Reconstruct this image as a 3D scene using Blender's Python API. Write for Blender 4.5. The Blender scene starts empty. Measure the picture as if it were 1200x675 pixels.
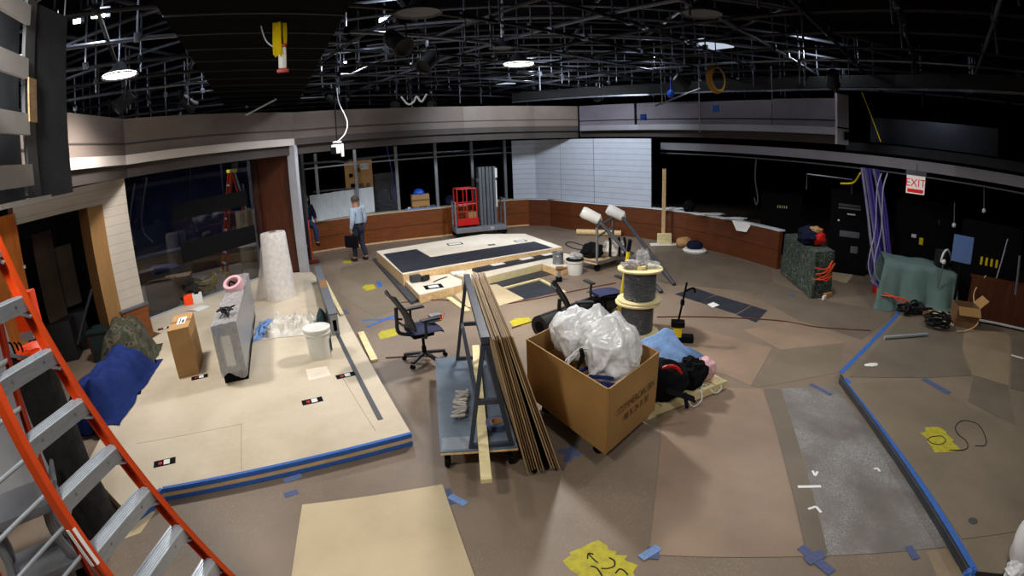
import bpy, bmesh, math, random
from mathutils import Vector, Matrix, noise
scene = bpy.context.scene
COL = scene.collection
random.seed(11)
V = Vector
PI = math.pi

# ------------------------------------------------------------------ camera
CAM_Z, PITCH, ROLL, FPX = 2.83, .2832, .0388, 595.4
_c, _s, _cr, _sr = math.cos(PITCH), math.sin(PITCH), math.cos(ROLL), math.sin(ROLL)
def _R(v): return V((_cr*v[0]-_sr*v[1], _sr*v[0]+_cr*v[1], v[2]))
RT, FW, UP = _R((1, 0, 0)), _R((0, _s, -_c)), _R((0, _c, _s))
cam_data = bpy.data.cameras.new('camera')
cam = bpy.data.objects.new('camera', cam_data)
COL.objects.link(cam)
cam.matrix_world = Matrix.Translation((0, 0, CAM_Z)) @ Matrix((RT, FW, UP)).to_4x4()
cam_data.type = 'PANO'
cam_data.panorama_type = 'FISHEYE_LENS_POLYNOMIAL'
cam_data.sensor_fit = 'HORIZONTAL'
cam_data.sensor_width = 36.0
cam_data.sensor_height = 36.0*675/1200
cam_data.fisheye_fov = PI
cam_data.fisheye_polynomial_k0 = 0
cam_data.fisheye_polynomial_k1 = -1.0/(FPX*36.0/1200)
cam_data.fisheye_polynomial_k2 = 0
cam_data.fisheye_polynomial_k3 = 0
cam_data.fisheye_polynomial_k4 = 0
cam_data.clip_start = .02
scene.camera = cam

def ray(px, py):
    dx, dy = px-600, py-337.5
    r = math.hypot(dx, dy) or 1e-9
    th = r/FPX
    k = V((math.sin(th)*dx/r, -math.sin(th)*dy/r, -math.cos(th)))
    return V((k.dot(RT), k.dot(FW), k.dot(UP)))
def G(px, py, z=0.0):            # survey helper: where the sight line meets the level z
    d = ray(px, py)
    return V((0, 0, CAM_Z)) + d*((z-CAM_Z)/d.z)
def AT(px, py, y):               # ... meets the plane at depth y
    d = ray(px, py)
    return V((0, 0, CAM_Z)) + d*(y/d.y)
def DI(px, py, dist):            # ... at a horizontal distance
    d = ray(px, py)
    return V((0, 0, CAM_Z)) + d*(dist/math.hypot(d.x, d.y))
def ZH(base, px, py):            # height of something standing over base
    d = ray(px, py)
    return CAM_Z + d.z*math.hypot(base.x, base.y)/math.hypot(d.x, d.y)

# ------------------------------------------------------------------ materials
def lin(c):
    c = c/255.0
    return c/12.92 if c <= .04045 else ((c+.055)/1.055)**2.4
def L3(rgb): return (lin(rgb[0]), lin(rgb[1]), lin(rgb[2]), 1)
def _new(name):
    m = bpy.data.materials.new(name)
    m.use_nodes = True
    nt = m.node_tree
    return m, nt, nt.nodes['Principled BSDF']
def ramp(nt, fac, stops, const=False):
    r = nt.nodes.new('ShaderNodeValToRGB')
    if const: r.color_ramp.interpolation = 'CONSTANT'
    e = r.color_ramp.elements
    while len(e) < len(stops): e.new(.5)
    for k, (p, c) in enumerate(stops):
        e[k].position = p
        e[k].color = c
    nt.links.new(fac, r.inputs[0])
    return r.outputs[0]
def coords(nt, scale=(1, 1, 1), rot=(0, 0, 0)):
    tc = nt.nodes.new('ShaderNodeTexCoord')
    mp = nt.nodes.new('ShaderNodeMapping')
    mp.inputs['Scale'].default_value = scale
    mp.inputs['Rotation'].default_value = rot
    nt.links.new(tc.outputs['Object'], mp.inputs[0])
    return mp.outputs[0]
def noise_n(nt, vec, scale, detail=4, rough=.55):
    n = nt.nodes.new('ShaderNodeTexNoise')
    n.inputs['Scale'].default_value = scale
    n.inputs['Detail'].default_value = detail
    n.inputs['Roughness'].default_value = rough
    nt.links.new(vec, n.inputs['Vector'])
    return n.outputs['Fac']
def bump(nt, b, fac, strength, dist=.02):
    bn = nt.nodes.new('ShaderNodeBump')
    bn.inputs['Strength'].default_value = strength
    bn.inputs['Distance'].default_value = dist
    nt.links.new(fac, bn.inputs['Height'])
    nt.links.new(bn.outputs[0], b.inputs['Normal'])
def M(name, rgb, rough=.6, metal=0, var=.12, scale=6, bmp=0, spec=.4, stretch=(1, 1, 1), second=None, emit=0, alpha=1):
    m, nt, b = _new(name)
    vec = coords(nt, stretch)
    f = noise_n(nt, vec, scale)
    c = L3(rgb)
    lo = L3(second) if second else tuple(x*(1-var) for x in c[:3])+(1,)
    hi = c if second else tuple(min(1, x*(1+var)) for x in c[:3])+(1,)
    col = ramp(nt, f, [(.3, lo), (.7, hi)])
    nt.links.new(col, b.inputs['Base Color'])
    b.inputs['Roughness'].default_value = rough
    b.inputs['Metallic'].default_value = metal
    b.inputs['Specular IOR Level'].default_value = spec
    if bmp: bump(nt, b, f, bmp)
    if emit:
        b.inputs['Emission Color'].default_value = c
        b.inputs['Emission Strength'].default_value = emit
    if alpha < 1: b.inputs['Alpha'].default_value = alpha
    return m
def film(name, rgb, clear, rough=.25, bmp=.6, scale=9):
    'thin translucent plastic: part see-through, part glossy skin'
    m, nt, b = _new(name)
    f = noise_n(nt, coords(nt), scale, 5)
    nt.links.new(ramp(nt, f, [(.3, tuple(x*.8 for x in L3(rgb)[:3])+(1,)), (.7, L3(rgb))]), b.inputs['Base Color'])
    b.inputs['Roughness'].default_value = rough
    b.inputs['Alpha'].default_value = 1-clear
    b.inputs['Specular IOR Level'].default_value = .7
    bump(nt, b, f, bmp)
    return m
def grain(name, c1, c2, scale=3, stretch=(1, 8, 8), rough=.55, bmp=.05):
    m, nt, b = _new(name)
    vec = coords(nt, stretch)
    f = noise_n(nt, vec, scale, 6, .6)
    nt.links.new(ramp(nt, f, [(.32, L3(c1)), (.68, L3(c2))]), b.inputs['Base Color'])
    b.inputs['Roughness'].default_value = rough
    bump(nt, b, f, bmp)
    return m
def stained(name, base, dark, light, scale=1.2, rough=.55, fleck=None, fleck_amt=.62, spec=.35):
    m, nt, b = _new(name)
    vec = coords(nt)
    f = noise_n(nt, vec, scale, 6, .62)
    col = ramp(nt, f, [(.28, L3(dark)), (.5, L3(base)), (.75, L3(light))])
    if fleck:
        f2 = noise_n(nt, vec, 75, 3, .75)
        f3 = noise_n(nt, vec, 1.3, 4, .6)
        mu = nt.nodes.new('ShaderNodeMath'); mu.operation = 'MULTIPLY'
        nt.links.new(ramp(nt, f2, [(fleck_amt-.12, (0, 0, 0, 1)), (fleck_amt, (1, 1, 1, 1))]), mu.inputs[0])
        nt.links.new(ramp(nt, f3, [(.4, (0, 0, 0, 1)), (.62, (1, 1, 1, 1))]), mu.inputs[1])
        mx = nt.nodes.new('ShaderNodeMix'); mx.data_type = 'RGBA'
        nt.links.new(mu.outputs[0], mx.inputs[0])
        nt.links.new(col, mx.inputs[6])
        mx.inputs[7].default_value = L3(fleck)
        col = mx.outputs[2]
    nt.links.new(col, b.inputs['Base Color'])
    b.inputs['Roughness'].default_value = rough
    b.inputs['Specular IOR Level'].default_value = spec
    nf = noise_n(nt, vec, 18, 3)
    bump(nt, b, nf, .06)
    return m
def camo(name, cols, scale=4, rough=.85):
    m, nt, b = _new(name)
    f = noise_n(nt, coords(nt), scale, 3, .5)
    n = len(cols)
    nt.links.new(ramp(nt, f, [(.30+.40*k/n if k else 0, L3(c)) for k, c in enumerate(cols)], True), b.inputs['Base Color'])
    b.inputs['Roughness'].default_value = rough
    f2 = noise_n(nt, coords(nt), 14, 3)
    bump(nt, b, f2, .4)
    return m
m_floor = stained('floor_protection_brown', (122, 107, 93), (101, 89, 78), (138, 122, 106), .5, .5, (150, 140, 128), .68)
m_hard1 = stained('hardboard_brown', (138, 117, 100), (120, 102, 87), (152, 130, 112), .9, .5)
m_hard2 = stained('hardboard_olive', (118, 106, 90), (103, 93, 79), (130, 117, 99), .9, .55)
m_hard3 = stained('hardboard_dark', (107, 96, 84), (94, 85, 76), (118, 106, 93), 1.1, .55)
m_hard4 = stained('hardboard_tan', (137, 120, 98), (124, 109, 90), (149, 131, 107), 1.3, .55)
m_scuff = stained('scuffed_sheet', (112, 106, 101), (97, 93, 90), (124, 118, 113), 1.4, .5, (150, 154, 160), .58)
m_tansheet = stained('tan_board', (186, 169, 138), (172, 155, 125), (196, 180, 149), 1.0, .55)
m_ply = stained('birch_plywood', (198, 185, 163), (178, 162, 138), (210, 198, 178), .8, .5, (165, 145, 120), .70)
m_plyb = stained('birch_plywood_far', (226, 216, 200), (205, 193, 174), (236, 228, 214), .9, .55)
m_pine = grain('pine_lumber', (196, 160, 112), (226, 196, 148), 3, (6, 1, 6))
m_pine2 = grain('pale_lumber', (206, 190, 140), (226, 212, 166), 3, (1, 6, 6))
m_edgewood = grain('platform_edge_wood', (182, 150, 112), (210, 184, 146), 5, (1, 1, 6))
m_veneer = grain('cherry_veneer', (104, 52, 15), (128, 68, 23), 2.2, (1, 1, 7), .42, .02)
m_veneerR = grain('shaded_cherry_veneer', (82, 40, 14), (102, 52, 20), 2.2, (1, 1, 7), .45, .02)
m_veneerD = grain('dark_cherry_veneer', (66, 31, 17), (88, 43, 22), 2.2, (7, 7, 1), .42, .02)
m_orangewood = grain('orange_veneer', (176, 92, 22), (206, 116, 36), 2, (6, 6, 1), .4, .02)
m_tanwood = grain('tan_door_jamb', (138, 102, 60), (152, 115, 70), 2, (6, 6, 1), .5, .02)
m_black = M('flat_black', (9, 9, 12), .9, var=.2, spec=.15)
m_blackwall = M('black_drape_wall', (7, 7, 10), .95, var=.4, scale=1.5, spec=.05)
m_ceil = M('ceiling_black', (12, 12, 15), .95, var=.3, scale=2, spec=.05)
m_navywall = M('dark_blue_wall', (26, 30, 52), .9, var=.3, scale=1, spec=.1)
m_rubber = M('black_rubber', (22, 23, 26), .6, var=.2, scale=12)
m_mat = stained('black_floor_tile', (44, 47, 56), (34, 37, 45), (54, 57, 66), 5, .5)
m_pipe = M('dark_grid_pipe', (34, 34, 38), .45, .6, .2, 8)
m_pipe2 = M('grey_grid_pipe', (98, 101, 112), .36, .7, .2, 8)
m_steel = M('galvanised_steel', (150, 156, 164), .38, .8, .12, 14)
m_alu = M('brushed_aluminium', (176, 184, 194), .36, .45, .1, 10, stretch=(1, 1, 8))
m_chrome = M('chrome', (210, 214, 220), .15, 1, .05)
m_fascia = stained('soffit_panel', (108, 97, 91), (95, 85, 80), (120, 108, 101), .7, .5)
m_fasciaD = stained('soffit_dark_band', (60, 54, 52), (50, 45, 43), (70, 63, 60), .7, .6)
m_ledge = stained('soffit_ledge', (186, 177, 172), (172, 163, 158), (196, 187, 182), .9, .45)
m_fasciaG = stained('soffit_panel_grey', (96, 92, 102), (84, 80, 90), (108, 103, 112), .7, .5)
m_silver = M('silver_rail', (150, 150, 160), .4, .5, .08, 1.5, stretch=(1, 1, .4))
m_white = M('white_paint', (226, 226, 226), .5, var=.04)
m_greypaint = M('light_grey_paint', (176, 178, 186), .5, var=.05)
m_whitepl = M('white_plastic', (216, 216, 212), .35, var=.04)
m_greypl = M('grey_plastic', (118, 121, 128), .4, var=.08)
m_darkgrey = M('dark_grey_paint', (58, 60, 66), .5, var=.15)
m_midgrey = M('grey_paint', (92, 96, 104), .45, var=.12)
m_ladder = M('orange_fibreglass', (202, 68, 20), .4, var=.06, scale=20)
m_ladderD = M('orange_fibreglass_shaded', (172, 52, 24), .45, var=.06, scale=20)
m_yellow = M('yellow_plastic', (226, 200, 20), .4, var=.05)
m_yellowpaint = stained('yellow_paint', (172, 162, 36), (140, 128, 50), (188, 178, 40), 13, .6)
m_bluetape = M('blue_painters_tape', (44, 94, 172), .6, var=.14, scale=30)
m_bluetapeD = M('worn_blue_tape', (74, 84, 122), .7, var=.16, scale=30)
m_bluetape2 = M('grey_blue_tape', (112, 140, 190), .7, var=.16, scale=30)
m_whitetape = M('white_tape', (226, 226, 230), .6, var=.06)
m_card = stained('cardboard', (170, 131, 84), (157, 120, 76), (180, 140, 91), 1.2, .75)
m_card2 = stained('cardboard_bin', (156, 120, 70), (144, 109, 62), (167, 129, 77), 1.2, .7)
m_cardD = stained('cardboard_dark', (120, 90, 62), (104, 77, 52), (134, 101, 70), 1.2, .8)
m_ink = M('printed_ink', (88, 62, 34), .8, var=.1)
m_inkblk = M('black_ink', (24, 22, 22), .8, var=.1)
m_bag = film('white_plastic_bag', (246, 249, 253), .18, .2, .8, 8)
m_clear = film('clear_plastic_wrap', (215, 220, 226), .74, .15, .8, 12)
m_reelwrap = film('reel_stretch_film', (205, 210, 220), .90, .08, .9, 14)
m_casewrap = film('case_stretch_film', (220, 220, 222), .62, .1, 1.0, 13)
m_wrap = film('stretch_wrap', (196, 192, 192), .35, .15, .9, 10)
m_wrapdark = M('wrapped_cable', (34, 36, 45), .16, .2, .5, 22, .9, .7, (1, 1, 4))
m_bubble = film('bubble_wrap', (238, 233, 231), .15, .22, .2, 12)
m_bluecloth = M('blue_moving_blanket', (27, 42, 94), .9, var=.2, scale=8, bmp=.4, spec=.1)
m_bluepad = M('pale_blue_packing_foam', (118, 152, 202), .8, var=.08, scale=20, bmp=.3)
m_cream = M('cream_cloth', (206, 201, 192), .85, var=.06, scale=10, bmp=.3, spec=.1)
m_greencl = M('dark_green_cloth', (30, 54, 52), .9, var=.15)
m_tarp = M('grey_green_tarp', (96, 118, 116), .85, var=.12, scale=4, bmp=.3, spec=.15)
m_camoG = camo('woodland_camouflage', [(26, 28, 22), (54, 51, 36), (38, 46, 30), (78, 68, 50), (20, 20, 19)], 6)
m_camoD = camo('leafy_camouflage', [(26, 33, 31), (66, 80, 72), (38, 48, 44), (98, 108, 98), (20, 24, 24)], 11)
m_orangecable = M('orange_cable', (226, 76, 34), .5, var=.1)
m_redcable = M('brown_red_cable', (98, 46, 36), .6, var=.1)
m_purple = M('purple_cable', (84, 74, 168), .45, var=.2, scale=20)
m_lilac = M('pale_cable', (160, 156, 190), .45, var=.2, scale=20)
m_blackcable = M('black_cable', (16, 16, 19), .5, var=.2)
m_whitecable = M('white_cable', (222, 224, 226), .45, var=.05)
m_red = M('red_paint', (186, 26, 24), .4, var=.08)
m_blue = M('blue_plastic', (28, 88, 196), .35, var=.06)
m_navy = M('navy_fabric', (33, 38, 72), .85, var=.12, scale=30)
m_chairblk = M('black_chair_plastic', (32, 33, 37), .5, var=.15)
m_meshback = M('grey_mesh_fabric', (58, 57, 57), .7, var=.1, scale=60)
m_blkcloth = M('black_cloth', (17, 17, 20), .9, var=.25, scale=9, bmp=.5, spec=.1)
m_charcoal = M('charcoal_felt', (46, 46, 48), .85, var=.3, scale=10, bmp=.5, spec=.15)
m_pink = M('pink_plastic', (214, 168, 176), .5, var=.08)
def linemat(name, rgb, line, height, frac=.05, rough=.5):
    m, nt, b = _new(name)
    tc = nt.nodes.new('ShaderNodeTexCoord')
    sp = nt.nodes.new('ShaderNodeSeparateXYZ'); nt.links.new(tc.outputs['Object'], sp.inputs[0])
    nz = noise_n(nt, coords(nt), 3, 3)
    dv = nt.nodes.new('ShaderNodeMath'); dv.operation = 'DIVIDE'; dv.inputs[1].default_value = height
    nt.links.new(sp.outputs[2], dv.inputs[0])
    fr = nt.nodes.new('ShaderNodeMath'); fr.operation = 'FRACT'; nt.links.new(dv.outputs[0], fr.inputs[0])
    c = L3(rgb); c2 = tuple(x*.9 for x in c[:3])+(1,)
    base = ramp(nt, nz, [(.3, c2), (.7, c)])
    lf = ramp(nt, fr.outputs[0], [(0, (1, 1, 1, 1)), (frac, (0, 0, 0, 1))], True)
    mx = nt.nodes.new('ShaderNodeMix'); mx.data_type = 'RGBA'
    nt.links.new(lf, mx.inputs[0]); nt.links.new(base, mx.inputs[6]); mx.inputs[7].default_value = L3(line)
    nt.links.new(mx.outputs[2], b.inputs['Base Color']); b.inputs['Roughness'].default_value = rough
    return m
m_brickw = linemat('white_lined_wall', (196, 186, 174), (160, 150, 138), .16, .06, .6)
m_boardw = linemat('white_lined_panel', (184, 192, 206), (128, 134, 150), .17, .07, .35)
m_whiteflr = M('frosted_plastic_sheet', (206, 216, 224), .4, var=.1, scale=5, stretch=(5, 5, .6))
m_skin = M('skin', (176, 124, 98), .6, var=.05)
m_shirt = M('light_blue_shirt', (168, 188, 208), .8, var=.06, scale=14, bmp=.2)
m_trous = M('dark_navy_trousers', (36, 40, 58), .85, var=.1)
m_jeans = M('blue_jeans', (42, 62, 108), .85, var=.15)
m_hair = M('grey_brown_hair', (72, 62, 56), .8, var=.3, scale=40)
m_shoe = M('dark_shoe', (28, 28, 32), .6, var=.1)
m_emit = M('lamp_glow', (255, 250, 240), .5, var=0, emit=14)
m_emitb = M('work_lamp_glow', (225, 235, 255), .5, var=0, emit=22)
m_signw = M('sign_face', (236, 226, 222), .5, var=.03, emit=.25)
m_signr = M('sign_red', (206, 24, 30), .5, var=.05, emit=.3)
m_ducttop = M('black_duct', (4, 4, 5), .9, spec=.05, var=.25, scale=3)
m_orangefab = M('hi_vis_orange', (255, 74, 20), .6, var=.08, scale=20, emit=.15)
m_greenbin = M('dark_teal_plastic', (26, 42, 44), .5, var=.15)
# clear panes: mostly see-through with a mirror-like skin
m_glass, _nt, _b = _new('window_glass')
_t = _nt.nodes.new('ShaderNodeBsdfTransparent'); _t.inputs[0].default_value = (.78, .80, .84, 1)
_g = _nt.nodes.new('ShaderNodeBsdfGlossy'); _g.inputs['Roughness'].default_value = .03
_mx = _nt.nodes.new('ShaderNodeMixShader'); _fr = _nt.nodes.new('ShaderNodeFresnel'); _fr.inputs[0].default_value = 1.5
_nt.links.new(_fr.outputs[0], _mx.inputs[0]); _nt.links.new(_t.outputs[0], _mx.inputs[1]); _nt.links.new(_g.outputs[0], _mx.inputs[2])
_nt.links.new(_mx.outputs[0], _nt.nodes['Material Output'].inputs[0])

# ------------------------------------------------------------------ mesh kit
class MB:
    def __init__(s, xf=None):
        s.bm = bmesh.new(); s.xf = xf
    def _fin(s, verts):
        if s.xf is not None:
            for v in verts: v.co = s.xf @ v.co
    def box(s, c, size, rz=0, rot=None, bev=0):
        R = rot.to_4x4() if rot is not None else Matrix.Rotation(rz, 4, 'Z')
        m = Matrix.Translation(c) @ R @ Matrix.Diagonal((size[0], size[1], size[2], 1))
        r = bmesh.ops.create_cube(s.bm, size=1, matrix=m)
        vs = r['verts']
        if bev:
            es = list({e for v in vs for e in v.link_edges})
            rr = bmesh.ops.bevel(s.bm, geom=es, offset=bev, segments=2, profile=.7, affect='EDGES')
            vs = list({v for f in rr['faces'] for v in f.verts} | {v for v in vs if v.is_valid})
        s._fin(vs); return s
    def bar(s, a, b, w, h, up=(0, 0, 1), bev=0):
        a, b = V(a), V(b); x = (b-a); ln = x.length; x.normalize()
        z = V(up); y = z.cross(x)
        if y.length < 1e-4: y = V((0, 1, 0)).cross(x)
        y.normalize(); z = x.cross(y)
        return s.box((a+b)/2, (ln, w, h), rot=Matrix((x, y, z)).transposed(), bev=bev)
    def channel(s, a, b, w, h, t, up):
        'C-section rail: web plus two flanges'
        a, b = V(a), V(b); x = (b-a).normalized(); z = V(up); y = z.cross(x).normalized(); z = x.cross(y)
        s.bar(a, b, w, t, up=z)
        for k in (-1, 1):
            o = y*(k*(w-t)/2)-z*(h/2)
            s.bar(a+o, b+o, t, h, up=z)
        return s
    def tube(s, pts, r, n=8, caps=True):
        pts = [V(p) for p in pts]; N = len(pts)
        rs = r if isinstance(r, (list, tuple)) else [r]*N
        rings = []; prev = None
        for i, p in enumerate(pts):
            t = (pts[min(i+1, N-1)]-pts[max(i-1, 0)])
            t = t.normalized() if t.length > 1e-9 else V((0, 0, 1))
            if prev is None:
                u = t.cross(V((0, 0, 1)))
                if u.length < .05: u = t.cross(V((1, 0, 0)))
            else: u = prev - t*prev.dot(t)
            u.normalize(); w = t.cross(u); prev = u
            rings.append([s.bm.verts.new(p+(u*math.cos(2*PI*k/n)+w*math.sin(2*PI*k/n))*rs[i]) for k in range(n)])
        for i in range(N-1):
            for k in range(n):
                s.bm.faces.new((rings[i][k], rings[i][(k+1) % n], rings[i+1][(k+1) % n], rings[i+1][k]))
        if caps:
            s.bm.faces.new(rings[0][::-1]); s.bm.faces.new(rings[-1])
        s._fin([v for R in rings for v in R]); return s
    def lathe(s, prof, c=(0, 0, 0), n=24, rot=None, sx=1, sy=1):
        c = V(c); rings = []
        for r, z in prof:
            ring = []
            for k in range(n):
                a = 2*PI*k/n; p = V((r*math.cos(a)*sx, r*math.sin(a)*sy, z))
                if rot is not None: p = rot @ p
                ring.append(s.bm.verts.new(c+p))
            rings.append(ring)
        for i in range(len(rings)-1):
            for k in range(n):
                s.bm.faces.new((rings[i][k], rings[i][(k+1) % n], rings[i+1][(k+1) % n], rings[i+1][k]))
        s.bm.faces.new(rings[0][::-1]); s.bm.faces.new(rings[-1])
        s._fin([v for R in rings for v in R]); return s
    def prism(s, poly, z0, z1):
        b = [s.bm.verts.new((p[0], p[1], z0)) for p in poly]
        t = [s.bm.verts.new((p[0], p[1], z1)) for p in poly]
        n = len(poly)
        s.bm.faces.new(t); s.bm.faces.new(b[::-1])
        for k in range(n): s.bm.faces.new((b[k], b[(k+1) % n], t[(k+1) % n], t[k]))
        s._fin(b+t); return s
    def slab(s, pts, thick, nrm=None):
        'flat panel through pts, thick metres deep along its normal'
        pts = [V(p) for p in pts]
        n = V(nrm).normalized() if nrm is not None else (pts[1]-pts[0]).cross(pts[2]-pts[0]).normalized()
        a = [s.bm.verts.new(p) for p in pts]; b = [s.bm.verts.new(p-n*thick) for p in pts]
        k = len(pts)
        s.bm.faces.new(a); s.bm.faces.new(b[::-1])
        for i in range(k): s.bm.faces.new((a[i], b[i], b[(i+1) % k], a[(i+1) % k]))
        s._fin(a+b); return s
    def surf(s, f, nu, nv, closed=False):
        g = [[s.bm.verts.new(f(i/nu, j/nv)) for j in range(nv+1)] for i in range(nu+1)]
        for i in range(nu):
            for j in range(nv):
                s.bm.faces.new((g[i][j], g[i+1][j], g[i+1][j+1], g[i][j+1]))
        s._fin([v for r in g for v in r]); return s
    def blob(s, c, size, amp=.15, freq=2.5, seed=0, sub=4, floor=None, ridge=False):
        r = bmesh.ops.create_icosphere(s.bm, subdivisions=sub, radius=1)
        c = V(c)
        for v in r['verts']:
            d = v.co.normalized()
            nz = noise.noise(d*freq+V((seed*7.3, seed*3.1, seed)))
            if ridge: nz = 1-2*abs(nz)*1.6 + .4*noise.noise(d*freq*3+V((seed, 0, 0)))
            k = 1+amp*nz
            p = V((d.x*size[0]*k, d.y*size[1]*k, d.z*size[2]*k))+c
            if floor is not None and p.z < floor: p.z = floor+.002*random.random()
            v.co = p
        s._fin(r['verts']); return s
    def build(s, name, mat, parent=None, label=None, ang=35, origin=None, stuff=False):
        bmesh.ops.recalc_face_normals(s.bm, faces=s.bm.faces)
        me = bpy.data.meshes.new(name)
        s.bm.to_mesh(me); s.bm.free()
        for p in me.polygons: p.use_smooth = True
        me.set_sharp_from_angle(angle=math.radians(ang))
        me.materials.append(mat)
        o = bpy.data.objects.new(name, me); COL.objects.link(o)
        if parent is not None:
            o.parent = parent
            off = wloc(parent)
            me.transform(Matrix.Translation(-off))
        else:
            if origin is None:
                xs = [v.co for v in me.vertices]
                origin = V((sum(p.x for p in xs)/len(xs), sum(p.y for p in xs)/len(xs), min(p.z for p in xs)))
            me.transform(Matrix.Translation(-V(origin))); o.location = origin
        if label: o['label'] = label
        if stuff: o['kind'] = 'stuff'
        return o
def wloc(o):
    p = V((0, 0, 0))
    while o is not None: p = p+o.location; o = o.parent
    return p
def T(name, label, cat, loc, group=None):
    o = bpy.data.objects.new(name, None); COL.objects.link(o)
    o.empty_display_size = .1
    o.location = loc; o['label'] = label; o['category'] = cat
    if group: o['group'] = group
    return o
def tag(o, label, cat, group=None):
    o['label'] = label; o['category'] = cat
    if group: o['group'] = group
    return o
def struct(o): o['kind'] = 'structure'; return o
def dup(root, loc, rz=0, label=None, group=None):
    r = root.copy(); COL.objects.link(r); r.location = loc; r.rotation_euler = (0, 0, rz)
    if label: r['label'] = label
    if group: r['group'] = group
    for ch in root.children:
        c = ch.copy(); COL.objects.link(c); c.parent = r
        for g in ch.children:
            d = g.copy(); COL.objects.link(d); d.parent = c
    return r
def strip(a, b, w, z, th=.003):
    a, b = V(a), V(b); d = V((b.x-a.x, b.y-a.y, 0)).normalized(); n = V((-d.y, d.x, 0))*(w/2)
    return [V((p.x, p.y, z)) for p in (a-n, b-n, b+n, a+n)]
def flat(pts, z, th=.003): return MB().prism([(p.x, p.y) for p in pts], z, z+th)
def text(s, size, loc, xdir, ydir, mat, parent, name='printed_text', label=None, extr=.0008, align='CENTER', wide=1.0):
    cu = bpy.data.curves.new(name, 'FONT'); cu.body = s; cu.size = size; cu.extrude = extr
    cu.align_x = align; cu.align_y = 'CENTER'
    tmp = bpy.data.objects.new(name+'_source', cu); COL.objects.link(tmp)
    me = bpy.data.meshes.new_from_object(tmp.evaluated_get(bpy.context.evaluated_depsgraph_get()))
    bpy.data.objects.remove(tmp); bpy.data.curves.remove(cu)
    me.name = name; me.materials.clear(); me.materials.append(mat)
    x = V(xdir).normalized(); y = V(ydir); y = (y-x*y.dot(x)).normalized(); z = x.cross(y)
    me.transform(Matrix((x, y, z)).transposed().to_4x4() @ Matrix.Diagonal((wide, 1, 1, 1)))
    o = bpy.data.objects.new(name, me); COL.objects.link(o)
    o.parent = parent; o.location = V(loc)-wloc(parent)
    if label: o['label'] = label
    return o
def arc(c, r, a0, a1, n=16, z=0, sx=1, sy=1):
    return [V((c[0]+r*sx*math.cos(a0+(a1-a0)*k/n), c[1]+r*sy*math.sin(a0+(a1-a0)*k/n), z)) for k in range(n+1)]
def spline(pts, n=6):
    pts = [V(p) for p in pts]; out = []
    for i in range(len(pts)-1):
        p0, p1, p2, p3 = pts[max(i-1, 0)], pts[i], pts[i+1], pts[min(i+2, len(pts)-1)]
        for k in range(n):
            t = k/n
            out.append(.5*((2*p1)+(p2-p0)*t+(2*p0-5*p1+4*p2-p3)*t*t+(3*p1-p0-3*p2+p3)*t**3))
    out.append(pts[-1]); return out
def lerp(a, b, t): return a+(b-a)*t
def bil(a, b, c, d, u, v): return lerp(lerp(a, b, u), lerp(d, c, u), v)
def N3(x, y, s=0): return noise.noise(V((x, y, s)))
def up(p, z): return V((p.x, p.y, z))
# ================================================================== THE SETTING
def ribbon(pts, z0, z1, th, side=1, mb=None):
    'wall of thickness th standing on a plan polyline'
    mb = mb or MB(); P = [V((p[0], p[1], 0)) for p in pts]; n = len(P); off = []
    for i in range(n):
        d1 = (P[i]-P[i-1]).normalized() if i else None
        d2 = (P[i+1]-P[i]).normalized() if i < n-1 else None
        d = ((d1 or d2)+(d2 or d1)).normalized()
        nn = V((-d.y, d.x, 0))*side
        base = d1 or d2; k = 1/max(.4, d.dot(base))
        off.append(P[i]+nn*th*k)
    for i in range(n-1):
        q = [P[i], P[i+1], off[i+1], off[i]]
        mb.prism([(p.x, p.y) for p in q], z0, z1)
    return mb
def S_(mb, name, mat, label=None, **k):
    o = struct(mb.build(name, mat, **k))
    if label: o['label'] = label
    return o

S_(MB().box((0, 9, -.05), (34, 34, .1)), 'floor', m_floor)
S_(MB().box((0, 9, 7.05), (34, 34, .1)), 'ceiling', m_ceil)
S_(MB().box((0, 22.6, 3.5), (34, .2, 7)), 'wall_back', m_blackwall)
S_(MB().box((15.5, 9, 3.5), (.2, 27, 7)), 'wall_right', m_blackwall)
S_(MB().box((-15.5, 9, 3.5), (.2, 27, 7)), 'wall_left', m_navywall)
S_(MB().box((0, -4.5, 3.5), (31, .2, 7)), 'wall_front', m_blackwall)

# wainscot of cherry veneer, curved round the back of the studio
WB = [(-6.3, 14.2), (-5.21, 14.83), (-3.7, 15.48), (-2.12, 15.98), (-1.2, 16.5), (-.21, 17.2), (.68, 17.42)]
WB2 = [(.68, 17.42), (1.39, 17.08), (2.0, 16.25), (3.0, 15.3), (4.07, 14.33), (4.9, 13.4), (5.6, 12.1), (6.10, 10.80), (6.20, 10.42)]
WB3 = [(8.25, 6.15), (8.83, 5.65), (9.6, 4.85), (10.6, 3.7), (11.4, 2.6)]
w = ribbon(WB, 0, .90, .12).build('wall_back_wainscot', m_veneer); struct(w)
ribbon(WB, .90, .93, .40, 1).build('counter_ledge', m_ply, w)
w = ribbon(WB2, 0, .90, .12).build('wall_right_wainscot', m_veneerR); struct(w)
ribbon(WB2, .90, .93, .20, 1).build('counter_ledge', m_whiteflr, w)
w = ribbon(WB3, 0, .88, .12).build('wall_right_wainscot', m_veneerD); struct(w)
ribbon(WB3, .88, .91, .3, 1).build('counter_ledge', m_veneerD, w)
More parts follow.
